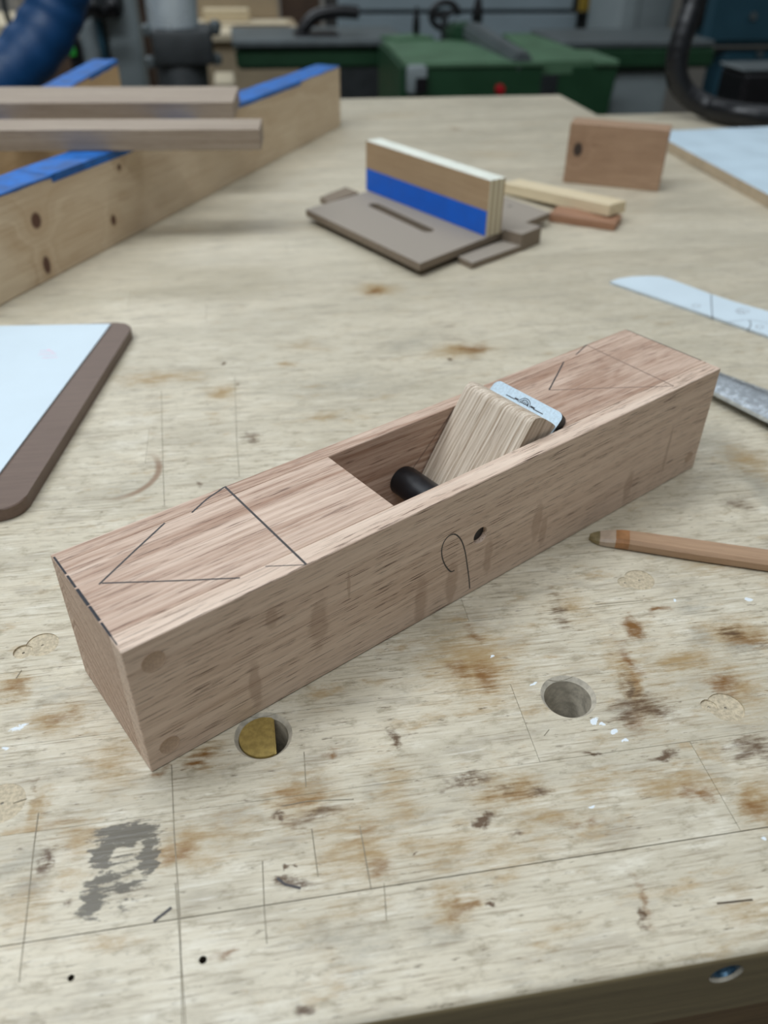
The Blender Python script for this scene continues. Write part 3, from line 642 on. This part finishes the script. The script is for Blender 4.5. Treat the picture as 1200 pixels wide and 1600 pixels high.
for e in [(1160, 486, 10, 4), (1158, 487, 5, 2), (1088, 478, 6, 2.5), (1187, 511, 6, 2.5)]: ribbon('pencil_line', ell(*e), .0004, (0, 0, 1), M['graphite_soft'], tm, .00008)

# ------------------------------------------------------------------ mdf jig with plywood fence
jt = 0.0125
def top_pts(L, z): return [tuple(atz(*q, z)[:2]) for q in L]
A_, B_, C_ = [Vector((*p, 0)) for p in top_pts([(478, 327), (656, 412), (860, 332)], jt)]; D_ = A_ + C_ - B_
jig = tag(empty('router_jig', (0, 0, 0)), 'mdf sled with upright plywood fence faced in blue tape', 'jig')
bm = bmesh.new()
prism_bm(bm, [(v.x, v.y) for v in (A_, B_, C_, D_)], 0.0058, jt); me = finish(bm, 'base_plate'); bp = link('base_plate', me, [M['mdf_edge'], M['mdf']], jig)
s0, s1, s2, s3 = [Vector((*p, 0)) for p in top_pts([(577, 322), (660, 361), (672, 357), (588, 319)], jt)]
u = (s1 - s0).normalized(); wv = Vector((-u.y, u.x, 0)); hwid = 0.0060
def slot_pts():
    a = s0 + wv * hwid; b = s1 + wv * hwid; a0 = math.atan2(u.y, u.x); out = []
    out += [(b + Vector((math.cos(a0 - PI / 2 + k * PI / 8), math.sin(a0 - PI / 2 + k * PI / 8), 0)) * hwid) for k in range(9)]
    out += [(a + Vector((math.cos(a0 + PI / 2 + k * PI / 8), math.sin(a0 + PI / 2 + k * PI / 8), 0)) * hwid) for k in range(9)]
    return [(v.x, v.y) for v in out]
bm = bmesh.new(); prism_bm(bm, slot_pts(), 0.001, 0.03); ct = link('cutter', finish(bm, 'cutter'), M['mdf_edge'])
bpy.context.view_layer.update(); cut(bp, [ct]); kill([ct])
for p in bp.data.polygons: p.material_index = 1 if p.normal.z > .9 else 0
f0, f1 = atz(572, 297, jt), atz(759, 370, jt); fu = (f1 - f0); FL = fu.length; fa = math.atan2(fu.y, fu.x)
fen = empty('fence', (f0.x, f0.y, jt), fa, jig)
FT, FH = 0.0185, 0.0495
bm = bmesh.new(); box_bm(bm, (0, 0, 0), (FL, FT, FH)); me = finish(bm, 'fence')
bpy.data.objects.remove(fen)
fen = link('fence', me, [M['plyedge'], M['plytop'], M['plyface']], jig); fen.location = (f0.x, f0.y, jt); fen.rotation_euler.z = fa
for p in me.polygons: p.material_index = 1 if p.normal.z > .9 else (2 if p.normal.y < -.9 else 0)
box('tape_strip', (0.001, -0.0004, 0.0005), (FL - .001, 0.0, 0.0225), M['tape2'], fen)
lathe('screw_hole', [(.0018, 0), (.0018, .0002), (.0001, .0002)], M['darkgrey'], jig, 12, atz(797, 322, jt) - Vector((0, 0, .00005)))
bm = bmesh.new(); g = [Vector((*p, 0)) for p in top_pts([(716, 401), (738, 411), (822, 381), (800, 370)], 0.0057)]
prism_bm(bm, [(v.x, v.y) for v in (g[0], g[1], g[2], g[3])], 0.0001, 0.0057); me = finish(bm, 'runner')
rn = link('runner', me, [M['mdf_edge'], M['mdf']], jig)
for p in me.polygons: p.material_index = 1 if p.normal.z > .9 else 0
n0 = [Vector((*p, 0)) for p in top_pts([(500, 308), (515, 316), (560, 300), (540, 292)], 0.0057)]
prism('runner', [(v.x, v.y) for v in n0], 0.0001, 0.0057, M['mdf_edge'], jig)
sb = bmesh.new(); box_bm(sb, (0, 0, 0.0001), (0.032, 0.0215, 0.016)); me = finish(sb, 'stop_block'); sb = link('stop_block', me, [M['mdf_edge'], M['mdf']], jig); sb.location = (0.3022, 0.5268, 0); sb.rotation_euler.z = math.radians(38.3)
for p in me.polygons: p.material_index = 1 if p.normal.z > .9 else 0

# ------------------------------------------------------------------ offcuts and block
def lying(name, pa, pb, z0, wdt, th, mat, label, cat, tn=0.0, tilt=0.0):
    """bar whose near top edge runs from pixel pa to pb (top at z0+th)"""
    a, b = atz(*pa, z0 + th), atz(*pb, z0 + th); d = b - a; an = math.atan2(d.y, d.x)
    o = box(name, (0, 0, -th), (d.length, wdt, 0), mat, None, 0.0006); o.location = a; o.rotation_euler = (0, 0, an); tone(o, tn)
    return tag(o, label, cat)
rs = lying('cherry_offcut', (858, 333), (962, 348), 0.0001, 0.030, 0.0085, M['redwood'], 'short reddish offcut lying under the pale stick', 'offcut', 1)
pa, pb = atz(786, 285, .012), atz(953, 320, .0215)
ps = box('maple_offcut', (0, 0, -0.0115), ((pb - pa).length, 0.026, 0), M['palewood'], None, 0.0006); tone(ps, 2)
d = pb - pa; ps.location = pa; ps.rotation_euler = (0, -math.asin(d.z / d.length), math.atan2(d.y, d.x))
tag(ps, 'pale square maple stick leaning on the reddish offcut', 'offcut')
g0, g1 = atz(879, 285), atz(1028, 300); d = g1 - g0
tb = box('oak_block', (-d.length / 2, 0, 0), (d.length / 2, 0.032, 0.0645), M['block'], None, 0.0005); tb.location = ((g0 + g1) / 2); tb.location.z = 0.0001; tb.rotation_euler.z = math.atan2(d.y, d.x)
tag(tb, 'upright rectangular brown oak block with a dark knot', 'block')

# ------------------------------------------------------------------ white panel on the right
wp0 = [Vector((0.6035, 0.33, 0)), Vector((0.6175, 0.945, 0)), Vector((1.1, 0.972, 0)), Vector((1.1, 0.33, 0))]
bm = bmesh.new(); prism_bm(bm, [(v.x, v.y) for v in wp0], 0.0001, 0.0125); me = finish(bm, 'panel')
wpn = link('white_panel', me, [M['panel_edge'], M['melamine']]); tag(wpn, 'large white laminate panel lying flat on the right bench', 'panel')
for p in me.polygons: p.material_index = 1 if p.normal.z > .9 else 0

# ------------------------------------------------------------------ pine boards with blue tape, and sticks across them
def pine(name, x, y, an, length, th, h, mat, label, back=0.0):
    e = tag(empty(name, (x, y, 0.0001), an), label, 'board', 'pine bearers on edge')
    tone(box('plank', (-back, 0, 0), (length, th, h), mat, e, 0.0008), 0.0)
    x0 = -back; i = 0
    while x0 < length - 0.01:                                  # tape laid in overlapping torn lengths
        x1 = min(length - .001, x0 + random.uniform(0.10, 0.22)); bm = bmesh.new()
        n = 8; L = []; R = []; j0, j1 = random.uniform(-.0035, .0005), th + random.uniform(-.0005, .003)
        for k in range(n + 1):
            xx = x0 + (x1 - x0) * k / n; zz = h + 0.0002 + 0.00015 * (i % 2) + random.uniform(0, .0006)
            L.append(bm.verts.new((xx, -0.0006, h - max(0.0, -j0) * 1.6 - random.uniform(0, .0012)))); L.append(bm.verts.new((xx, -0.0006, zz)))
            R.append(bm.verts.new((xx, min(th, j1), zz)))
        for k in range(n):
            a, b = 2 * k, 2 * k + 2
            bm.faces.new((L[a], L[b], L[b + 1], L[a + 1])); bm.faces.new((L[a + 1], L[b + 1], R[k + 1], R[k]))
        link('tape', finish(bm, 'tape', 60), M['tape'], e); x0 = x1 - 0.004; i += 1
    return e
G0, G1 = Vector((-0.1443, 0.4575)), Vector((0.2035, 1.0885)); dd = G1 - G0; an = math.atan2(dd.y, dd.x)
pine('pine_board', G0.x, G0.y, an, dd.length, 0.0355, 0.0772, M['pine'], 'knotty pine board on edge with blue tape along its top, nearer one', 0.03)
H0, H1 = Vector((-0.139, 0.980)), Vector((-0.108, 1.178)); d2 = (H1 - H0).normalized(); ex = H1 - d2 * 0.62
pine('pine_board', ex.x, ex.y, math.atan2(d2.y, d2.x), 0.62, 0.033, 0.0772, M['pine_plain'], 'rear pine board on edge with blue taped top, half hidden behind sticks', 0.0)
def cross_stick(p_r, p_l, wdt, th, label, tn):
    a, b = atz(*p_r, 0.0782), atz(*p_l, 0.0782); d = (b - a); ext = 0.16
    an = math.atan2(-d.y, -d.x); L = d.length + ext
    o = box('oak_stick', (-L, 0, 0), (0, wdt, th), M['stick'], None, 0.0006); o.location = (a.x, a.y, 0.0783); o.rotation_euler.z = an; tone(o, tn)
    return tag(o, label, 'stick', 'oak sticks across the pine boards')
cross_stick((408, 235), (0, 237), 0.045, 0.0178, 'planed grey-brown oak stick across the pine boards, nearer one', 0.4)
cross_stick((367, 186), (0, 188), 0.092, 0.0160, 'wider grey-brown oak stick across the pine boards, farther one', 1.7)

# ------------------------------------------------------------------ background machines and clutter
def rect(name, x0, y0, x1, y1, Y, depth, mat, parent=None, bev=0.004, off=None, bottom=None, seg=1):
    """box whose front face spans the picture rectangle when its front stands at distance Y"""
    a = aty(x0, (y0 + y1) / 2, Y); b = aty(x1, (y0 + y1) / 2, Y); m_ = (x0 + x1) / 2; t = aty(m_, y0, Y).z; lo = aty(m_, y1, Y).z
    if bottom is not None: lo = bottom
    o = box(name, (a.x, Y, lo), (b.x, Y + depth, t), mat, parent, bev, seg)
    return o
def grp(name, label, cat, x, y):
    e = tag(empty(name, (x, y, FLOOR)), label, cat); e['bx'] = 0; return e
def adopt(e, *objs):
    for o in objs:
        o.parent = e; o.location = o.location - e.location
        if 'bx' in e: pass
def strip(e):
    if 'bx' in e: del e['bx']

# green jointer
jx = aty(740, 90, 2.35).x
J = grp('jointer', 'big dark green jointer machine with grey tables behind the bench', 'machine', jx, 2.5)
parts = []
parts.append(rect('infeed_table', 363, 62, 640, 74, 2.40, 0.32, M['castiron']))
parts.append(rect('infeed_bed', 369, 74, 632, 108, 2.42, 0.28, M['green'], bev=0.01))
parts.append(rect('outfeed_table', 880, 64, 1117, 75, 2.42, 0.32, M['castiron']))
parts.append(rect('outfeed_bed', 884, 75, 1117, 108, 2.42, 0.30, M['green'], bev=0.01))
parts.append(rect('pedestal', 958, 108, 1044, 178, 2.46, 0.30, M['greypaint'], bottom=FLOOR, bev=0.02, seg=2))
parts.append(rect('pedestal', 632, 90, 820, 150, 2.45, 0.34, M['green'], bottom=FLOOR))
# motor housing with sloping lid in front of the tables
Yh = 2.02
a = aty(628, 78, Yh); b = aty(846, 108, Yh); zl = aty(740, 105, Yh).z; zb = aty(740, 78, Yh + 0.22).z; xa, xb = aty(668, 105, Yh).x, aty(848, 105, Yh).x; xa0 = aty(626, 100, Yh).x
hb = bmesh.new(); prism_bm(hb, [(Yh, FLOOR), (Yh, zl), (Yh + 0.22, zb), (Yh + 0.34, zb), (Yh + 0.34, FLOOR)], xa0, xb)
for v in hb.verts: v.co = Vector((v.co.z, v.co.x, v.co.y))
parts.append(link('motor_housing', finish(hb, 'motor_housing'), M['green']))
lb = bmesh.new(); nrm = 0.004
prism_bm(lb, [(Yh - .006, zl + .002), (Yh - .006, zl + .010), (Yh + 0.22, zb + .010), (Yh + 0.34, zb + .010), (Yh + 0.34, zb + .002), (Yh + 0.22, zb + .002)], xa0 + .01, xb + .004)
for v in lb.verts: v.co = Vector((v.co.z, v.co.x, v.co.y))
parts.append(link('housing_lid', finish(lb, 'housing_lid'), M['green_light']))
sw = rect('switch_box', 637, 103, 668, 148, Yh - 0.03, 0.03, M['greypaint'], bev=0.008, seg=2); parts.append(sw)
parts.append(rect('switch_recess', 650, 122, 668, 146, Yh - 0.036, 0.006, M['black'], bev=0.001))
bt = lathe('stop_button', [(.012, 0), (.012, .012), (.009, .016), (.0001, .016)], M['red'], None, 16, aty(780, 139, Yh - .002), (PI / 2, 0, 0)); parts.append(bt)
# fence arm and guard
def beam(name, pa, pb, Ya, Yb, wd, th, mat):
    a, b = aty(*pa, Ya), aty(*pb, Yb); d = b - a
    bm = bmesh.new(); box_bm(bm, (0, -wd / 2, -th / 2), (d.length, wd / 2, th / 2)); bmesh.ops.bevel(bm, geom=bm.edges[:], offset=min(wd, th) * .2, segments=2, affect='EDGES')
    o = link(name, finish(bm, name, 40), mat); o.location = a; o.rotation_euler = d.to_track_quat('X', 'Z').to_euler(); return o
parts.append(beam('fence_arm', (735, 48), (818, 100), 2.36, 2.02, 0.05, 0.045, M['castiron']))
parts.append(beam('cutter_guard', (700, 56), (740, 50), 2.40, 2.40, 0.10, 0.05, M['green']))
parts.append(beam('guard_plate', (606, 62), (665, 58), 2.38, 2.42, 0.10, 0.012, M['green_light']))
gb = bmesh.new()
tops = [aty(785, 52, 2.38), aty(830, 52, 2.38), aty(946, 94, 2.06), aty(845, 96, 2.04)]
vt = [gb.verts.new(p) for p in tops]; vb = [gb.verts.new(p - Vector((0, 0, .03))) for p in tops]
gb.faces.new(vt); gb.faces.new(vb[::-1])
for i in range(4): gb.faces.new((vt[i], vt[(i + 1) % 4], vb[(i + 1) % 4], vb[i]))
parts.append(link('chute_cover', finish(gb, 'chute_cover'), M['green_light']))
gb = bmesh.new()
for q0_, q1_ in [((873, 104), (955, 172))]:
    tp_ = [aty(875, 104, 2.05), aty(966, 104, 2.05), aty(966, 100, 2.35), aty(875, 100, 2.35)]
vt = [gb.verts.new(p) for p in tp_]; lowz = FLOOR
vb = [gb.verts.new((p.x + (-0.012 if i in (1, 2) else 0.0), p.y, aty(900, 185, 2.05).z)) for i, p in enumerate(tp_)]
gb.faces.new(vt); gb.faces.new(vb[::-1])
for i in range(4): gb.faces.new((vt[i], vt[(i + 1) % 4], vb[(i + 1) % 4], vb[i]))
parts.append(link('chip_hood', finish(gb, 'chip_hood'), M['green']))
parts.append(rect('hood_lip', 932, 94, 968, 104, 2.04, 0.2, M['green_light'], bev=.003))
for (px, pyb, h, r) in [(650, 52, .075, .011), (745, 38, .085, .016)]:
    p = aty(px, pyb, 2.42); parts.append(lathe('clamp_knob', [(r * .4, 0), (r, h * .25), (r * .9, h * .55), (r * .35, h), (.0005, h)], M['black'], None, 14, p - Vector((0, 0, .01))))
hwc = aty(695, 24, 2.5)
tor = tube('handwheel', [hwc + Vector((0.04 * math.cos(a), 0, 0.032 * math.sin(a))) for a in [i * 2 * PI / 10 for i in range(10)]], 0.009, M['black'], None, 8); parts.append(tor)
parts.append(tube('handwheel_spoke', [hwc - Vector((.038, 0, .0)), hwc, hwc + Vector((.034, 0, .016))], 0.008, M['black'], None, 8))
parts.append(tube('handwheel_post', [hwc, hwc - Vector((0, 0, .09))], 0.01, M['darkgrey'], None, 8))
parts.append(tube('infeed_handle', [aty(466, 62, 2.5), aty(478, 40, 2.5), aty(495, 24, 2.5), aty(530, 18, 2.5), aty(560, 20, 2.5)], 0.017, M['black'], None, 10))
parts.append(rect('fence_bracket', 462, 54, 532, 64, 2.46, 0.12, M['black']))
adopt(J, *parts); strip(J)

# panelled grey cabinet behind the jointer
cx = aty(714, 20, 3.3).x
P_ = grp('panelled_cabinet', 'pale blue-grey cabinet with horizontal grooves behind the jointer', 'cabinet', cx, 3.6)
parts = [rect('panel', 528, 22, 900, 62, 3.30, 0.02, M['bluegrey'], bev=.004, bottom=aty(700, 64, 3.3).z), rect('panel', 528, -70, 900, 16, 3.30, 0.02, M['bluegrey'], bev=.004)]
o = rect('carcase', 524, -80, 896, 70, 3.322, 0.4, M['darkgrey'], bev=.002, bottom=FLOOR); parts.append(o)
adopt(P_, *parts); strip(P_)

# things right of the cabinet: yellow label machine, grey column
cx = aty(925, 20, 3.2).x
T_ = grp('tool_cabinet', 'dark tool stand with a yellow label above the green outfeed table', 'cabinet', cx, 3.4)
parts = [rect('body', 918, 20, 975, 70, 3.3, 0.3, M['castiron'], bottom=FLOOR), rect('yellow_label', 908, -6, 950, 18, 3.27, 0.03, M['yellow'], bev=.001), rect('top_box', 918, -60, 968, 24, 3.3, 0.3, M['greypaint']),
         rect('black_latch', 950, 0, 972, 28, 3.25, 0.05, M['black'])]
adopt(T_, *parts); strip(T_)
cx = aty(1008, 30, 2.9).x
G_ = grp('machine_column', 'tall grey cast machine column behind the green outfeed table', 'machine', cx, 3.05)
parts = [rect('column', 968, -60, 1056, 80, 2.9, 0.3, M['greypaint'], bottom=FLOOR, bev=.03, seg=3), rect('column_rib', 988, -60, 1002, 60, 2.88, 0.02, M['greypaint'], bev=.004)]
adopt(G_, *parts); strip(G_)

# dark teal machine at the right
cx = aty(1160, 80, 2.3).x
D_m = grp('bandsaw', 'dark teal machine cabinet at the far right edge', 'machine', cx, 2.6)
parts = [rect('cabinet', 1120, 80, 1330, 200, 2.75, 0.12, M['teal'], bottom=FLOOR, bev=.015), rect('upper_frame', 1112, -80, 1330, 72, 2.72, 0.15, M['teal'], bev=.02), rect('edge_strip', 1096, -80, 1114, 44, 2.74, 0.05, M['black']),
         lathe('bolt', [(.012, 0), (.012, .01), (.0001, .01)], M['castiron'], None, 12, aty(1176, 25, 2.72), (PI / 2, 0, 0)), lathe('bolt', [(.01, 0), (.01, .01), (.0001, .01)], M['castiron'], None, 12, aty(1186, 84, 2.75), (PI / 2, 0, 0))]
adopt(D_m, *parts); strip(D_m)
cx = aty(1180, 130, 1.75).x
B_m = grp('machine_table', 'black box-shaped machine table at the right edge beyond the white panel', 'machine', cx, 1.8)
parts = [rect('table_body', 1160, 112, 1330, 168, 1.75, 0.12, M['black'], bev=.01), rect('table_top', 1162, 106, 1330, 112, 1.752, 0.115, M['castiron']), rect('stand', 1180, 168, 1300, 400, 1.77, 0.08, M['darkgrey'], bottom=FLOOR)]
adopt(B_m, *parts); strip(B_m)

# black hose standing by the second bench
hy = 1.17
hp = [aty(1104, -160, 1.13), aty(1092, -60, 1.12), aty(1084, 0, 1.11), aty(1070, 45, 1.10), aty(1059, 85, 1.095), aty(1058, 120, 1.09), aty(1074, 148, 1.085), atz(1108, 168, 0.0185), atz(1150, 178, 0.0182), atz(1205, 183, 0.0182), atz(1290, 184, 0.0182)]
M['hose'] = plain('black_hose', rgb(6, 8, 14), 0.4, 0, 0.1, 30)
tag(tube('black_hose', hp, 0.0165, M['hose'], None, 14, ribs=(0.014, 0.0003)), 'thick glossy black hose rising from the far right bench corner', 'hose')

# left: blue duct hose
bh = [aty(105, -140, 1.95), aty(100, -50, 1.95), aty(88, 10, 1.95), aty(62, 62, 1.93), aty(20, 108, 1.9), aty(-40, 150, 1.86), aty(-120, 200, 1.8)]
tag(tube('blue_hose', bh, 0.062, M['bluehose'], None, 20, ribs=(0.05, 0.003)), 'thick ribbed blue dust hose curving through the top left corner', 'hose')
# drill press
cx = aty(170, 60, 2.3).x
DP = grp('drill_press', 'grey machine column with dark head left of the metal duct', 'machine', cx, 2.45)
parts = [rect('column', 165, -60, 216, 150, 2.3, 0.12, M['greypaint'], bottom=FLOOR, bev=.02, seg=3), rect('motor', 126, 28, 160, 132, 2.32, 0.14, M['greypaint'], bev=.02, seg=3, bottom=FLOOR + .3), rect('head', 122, -60, 186, 30, 2.24, 0.2, M['darkgrey'], bev=.02, seg=2),
         rect('slide', 156, 28, 166, 130, 2.3, 0.1, M['teal']), tube('feed_handle', [aty(128, 26, 2.2), aty(142, 10, 2.18), aty(160, 22, 2.2), aty(176, 8, 2.2), aty(182, 24, 2.21)], .014, M['black'], None, 8),
         rect('switch_strip', 108, 60, 124, 110, 2.3, .05, M['black']), rect('green_switch', 107, 74, 118, 88, 2.29, .012, M['led'], bev=.002)]
adopt(DP, *parts); strip(DP)
cx = aty(220, 60, 2.5).x
tag(rect('wooden_post', 206, -60, 233, 150, 2.5, 0.09, M['brownpost'], bottom=FLOOR), 'dark brown wooden post between grey column and duct', 'post')
# galvanised duct with black blast gate
gy = 2.05
t0, t1 = aty(255, -120, gy), aty(272, 52, gy)
DU = tag(empty('dust_duct', (t1.x, gy, FLOOR)), 'shiny galvanised dust duct entering a black blast gate', 'duct')
ax = (t1 - t0); Lp = ax.length; axn = ax.normalized()
def cyl_between(name, a, b, r, mat, seg=28):
    d = b - a; bm = bmesh.new(); lathe_bm(bm, [(r, 0), (r, d.length)], seg); o = link(name, finish(bm, name, 40), mat); o.location = a; o.rotation_euler = d.to_track_quat('Z', 'Y').to_euler(); return o
rD = (aty(311, 40, gy) - aty(231, 40, gy)).length / 2
parts = [cyl_between('duct_pipe', t0, t1, rD, M['galv']), rect('gate_body', 238, 46, 332, 104, gy - .075, 0.15, M['darkgrey'], bev=.012, seg=2)]
gb0 = aty(285, 100, gy); gb1 = aty(290, 165, gy - .02)
parts += [cyl_between('gate_collar', gb0 + Vector((0, 0, .02)), gb1, rD * 1.02, M['darkgrey']), cyl_between('lower_pipe', gb1, Vector((gb1.x, gb1.y, FLOOR)), rD * .95, M['black'])]
for (px, py) in [(230, 46), (336, 40), (236, 96), (338, 92)]:
    p = aty(px, py, gy - .02); parts.append(lathe('bolt', [(.011, -.012), (.014, -.004), (.014, .006), (.006, .012)], M['castiron'], None, 10, p))
parts.append(rect('gate_lug', 226, 44, 344, 56, gy - .03, .05, M['darkgrey'], bev=.004))
for o in parts: o.parent = DU; o.location = o.location - DU.location
# plywood cabinet and boards behind
cx = aty(390, 60, 3.2).x
PC = grp('plywood_cabinet', 'beige plywood cabinet between the duct and the green jointer', 'cabinet', cx, 3.4)
parts = [rect('body', 300, 68, 470, 160, 3.2, 0.5, M['beige'], bottom=FLOOR), rect('top_board', 296, 52, 368, 66, 3.15, 0.6, M['beige_light']), rect('top_board', 368, 52, 474, 68, 3.15, 0.5, M['beige'])]
adopt(PC, *parts); strip(PC)
zt = max(aty(332, 52, 3.15).z, aty(421, 52, 3.15).z) + .001
tag(rect('plywood_sheet', 300, -60, 434, 50, 3.62, 0.02, M['beige'], bottom=zt), 'beige plywood sheet standing behind the cabinet top', 'plywood sheet')
tag(rect('pale_board', 318, 36, 452, 51, 3.36, 0.12, M['beige_light'], bottom=zt + .001), 'long pale board lying on the plywood cabinet', 'board')
z3 = aty(385, 36, 3.36).z
tag(rect('wood_offcut', 318, 14, 390, 38, 3.4, 0.05, M['palewood'], bottom=z3 + .001), 'short yellowish board stacked on the long pale board', 'board')
tag(rect('low_shelf_board', 335, 129, 368, 136, 2.5, 0.2, M['beige_light'], bottom=FLOOR), 'small white-edged board standing by the duct', 'board')
tag(rect('brown_panel', 438, -60, 500, 66, 3.74, 0.03, M['brownpost'], bottom=FLOOR), 'dark brown panel between plywood sheet and grey cabinet', 'panel')
# far left: shelf and hanging metal strips
cx = aty(30, 60, 2.9).x
SH = grp('wall_shelf', 'pale wooden shelf counter at the far left behind the blue hose', 'shelf', cx, 3.1)
parts = [rect('shelf_board', -80, 38, 118, 66, 2.9, 0.4, M['beige_light']), rect('shelf_front', -80, 66, 114, 140, 2.93, 0.36, M['brownpost'], bottom=FLOOR)]
adopt(SH, *parts); strip(SH)
for i, (px, lab) in enumerate([(22, 'hanging grey metal strip left of the black cable'), (40, 'hanging grey metal strip second from the left'), (66, 'hanging grey metal strip just left of the blue hose')]):
    tag(rect('metal_strip', px - 7, -60, px + 7, 38, 3.32, 0.02, M['wallgrey'], bev=.002, bottom=aty(40, 38, 2.9).z), lab, 'metal strip')
tag(tube('cable', [aty(2, -60, 2.6), aty(6, 5, 2.6), aty(18, 45, 2.6), aty(24, 72, 2.6), aty(26, 120, 2.6), Vector((aty(26, 120, 2.6).x, 2.6, FLOOR + .01))], .009, M['darkgrey'], None, 8), 'thin dark cable hanging at the far left', 'cable')
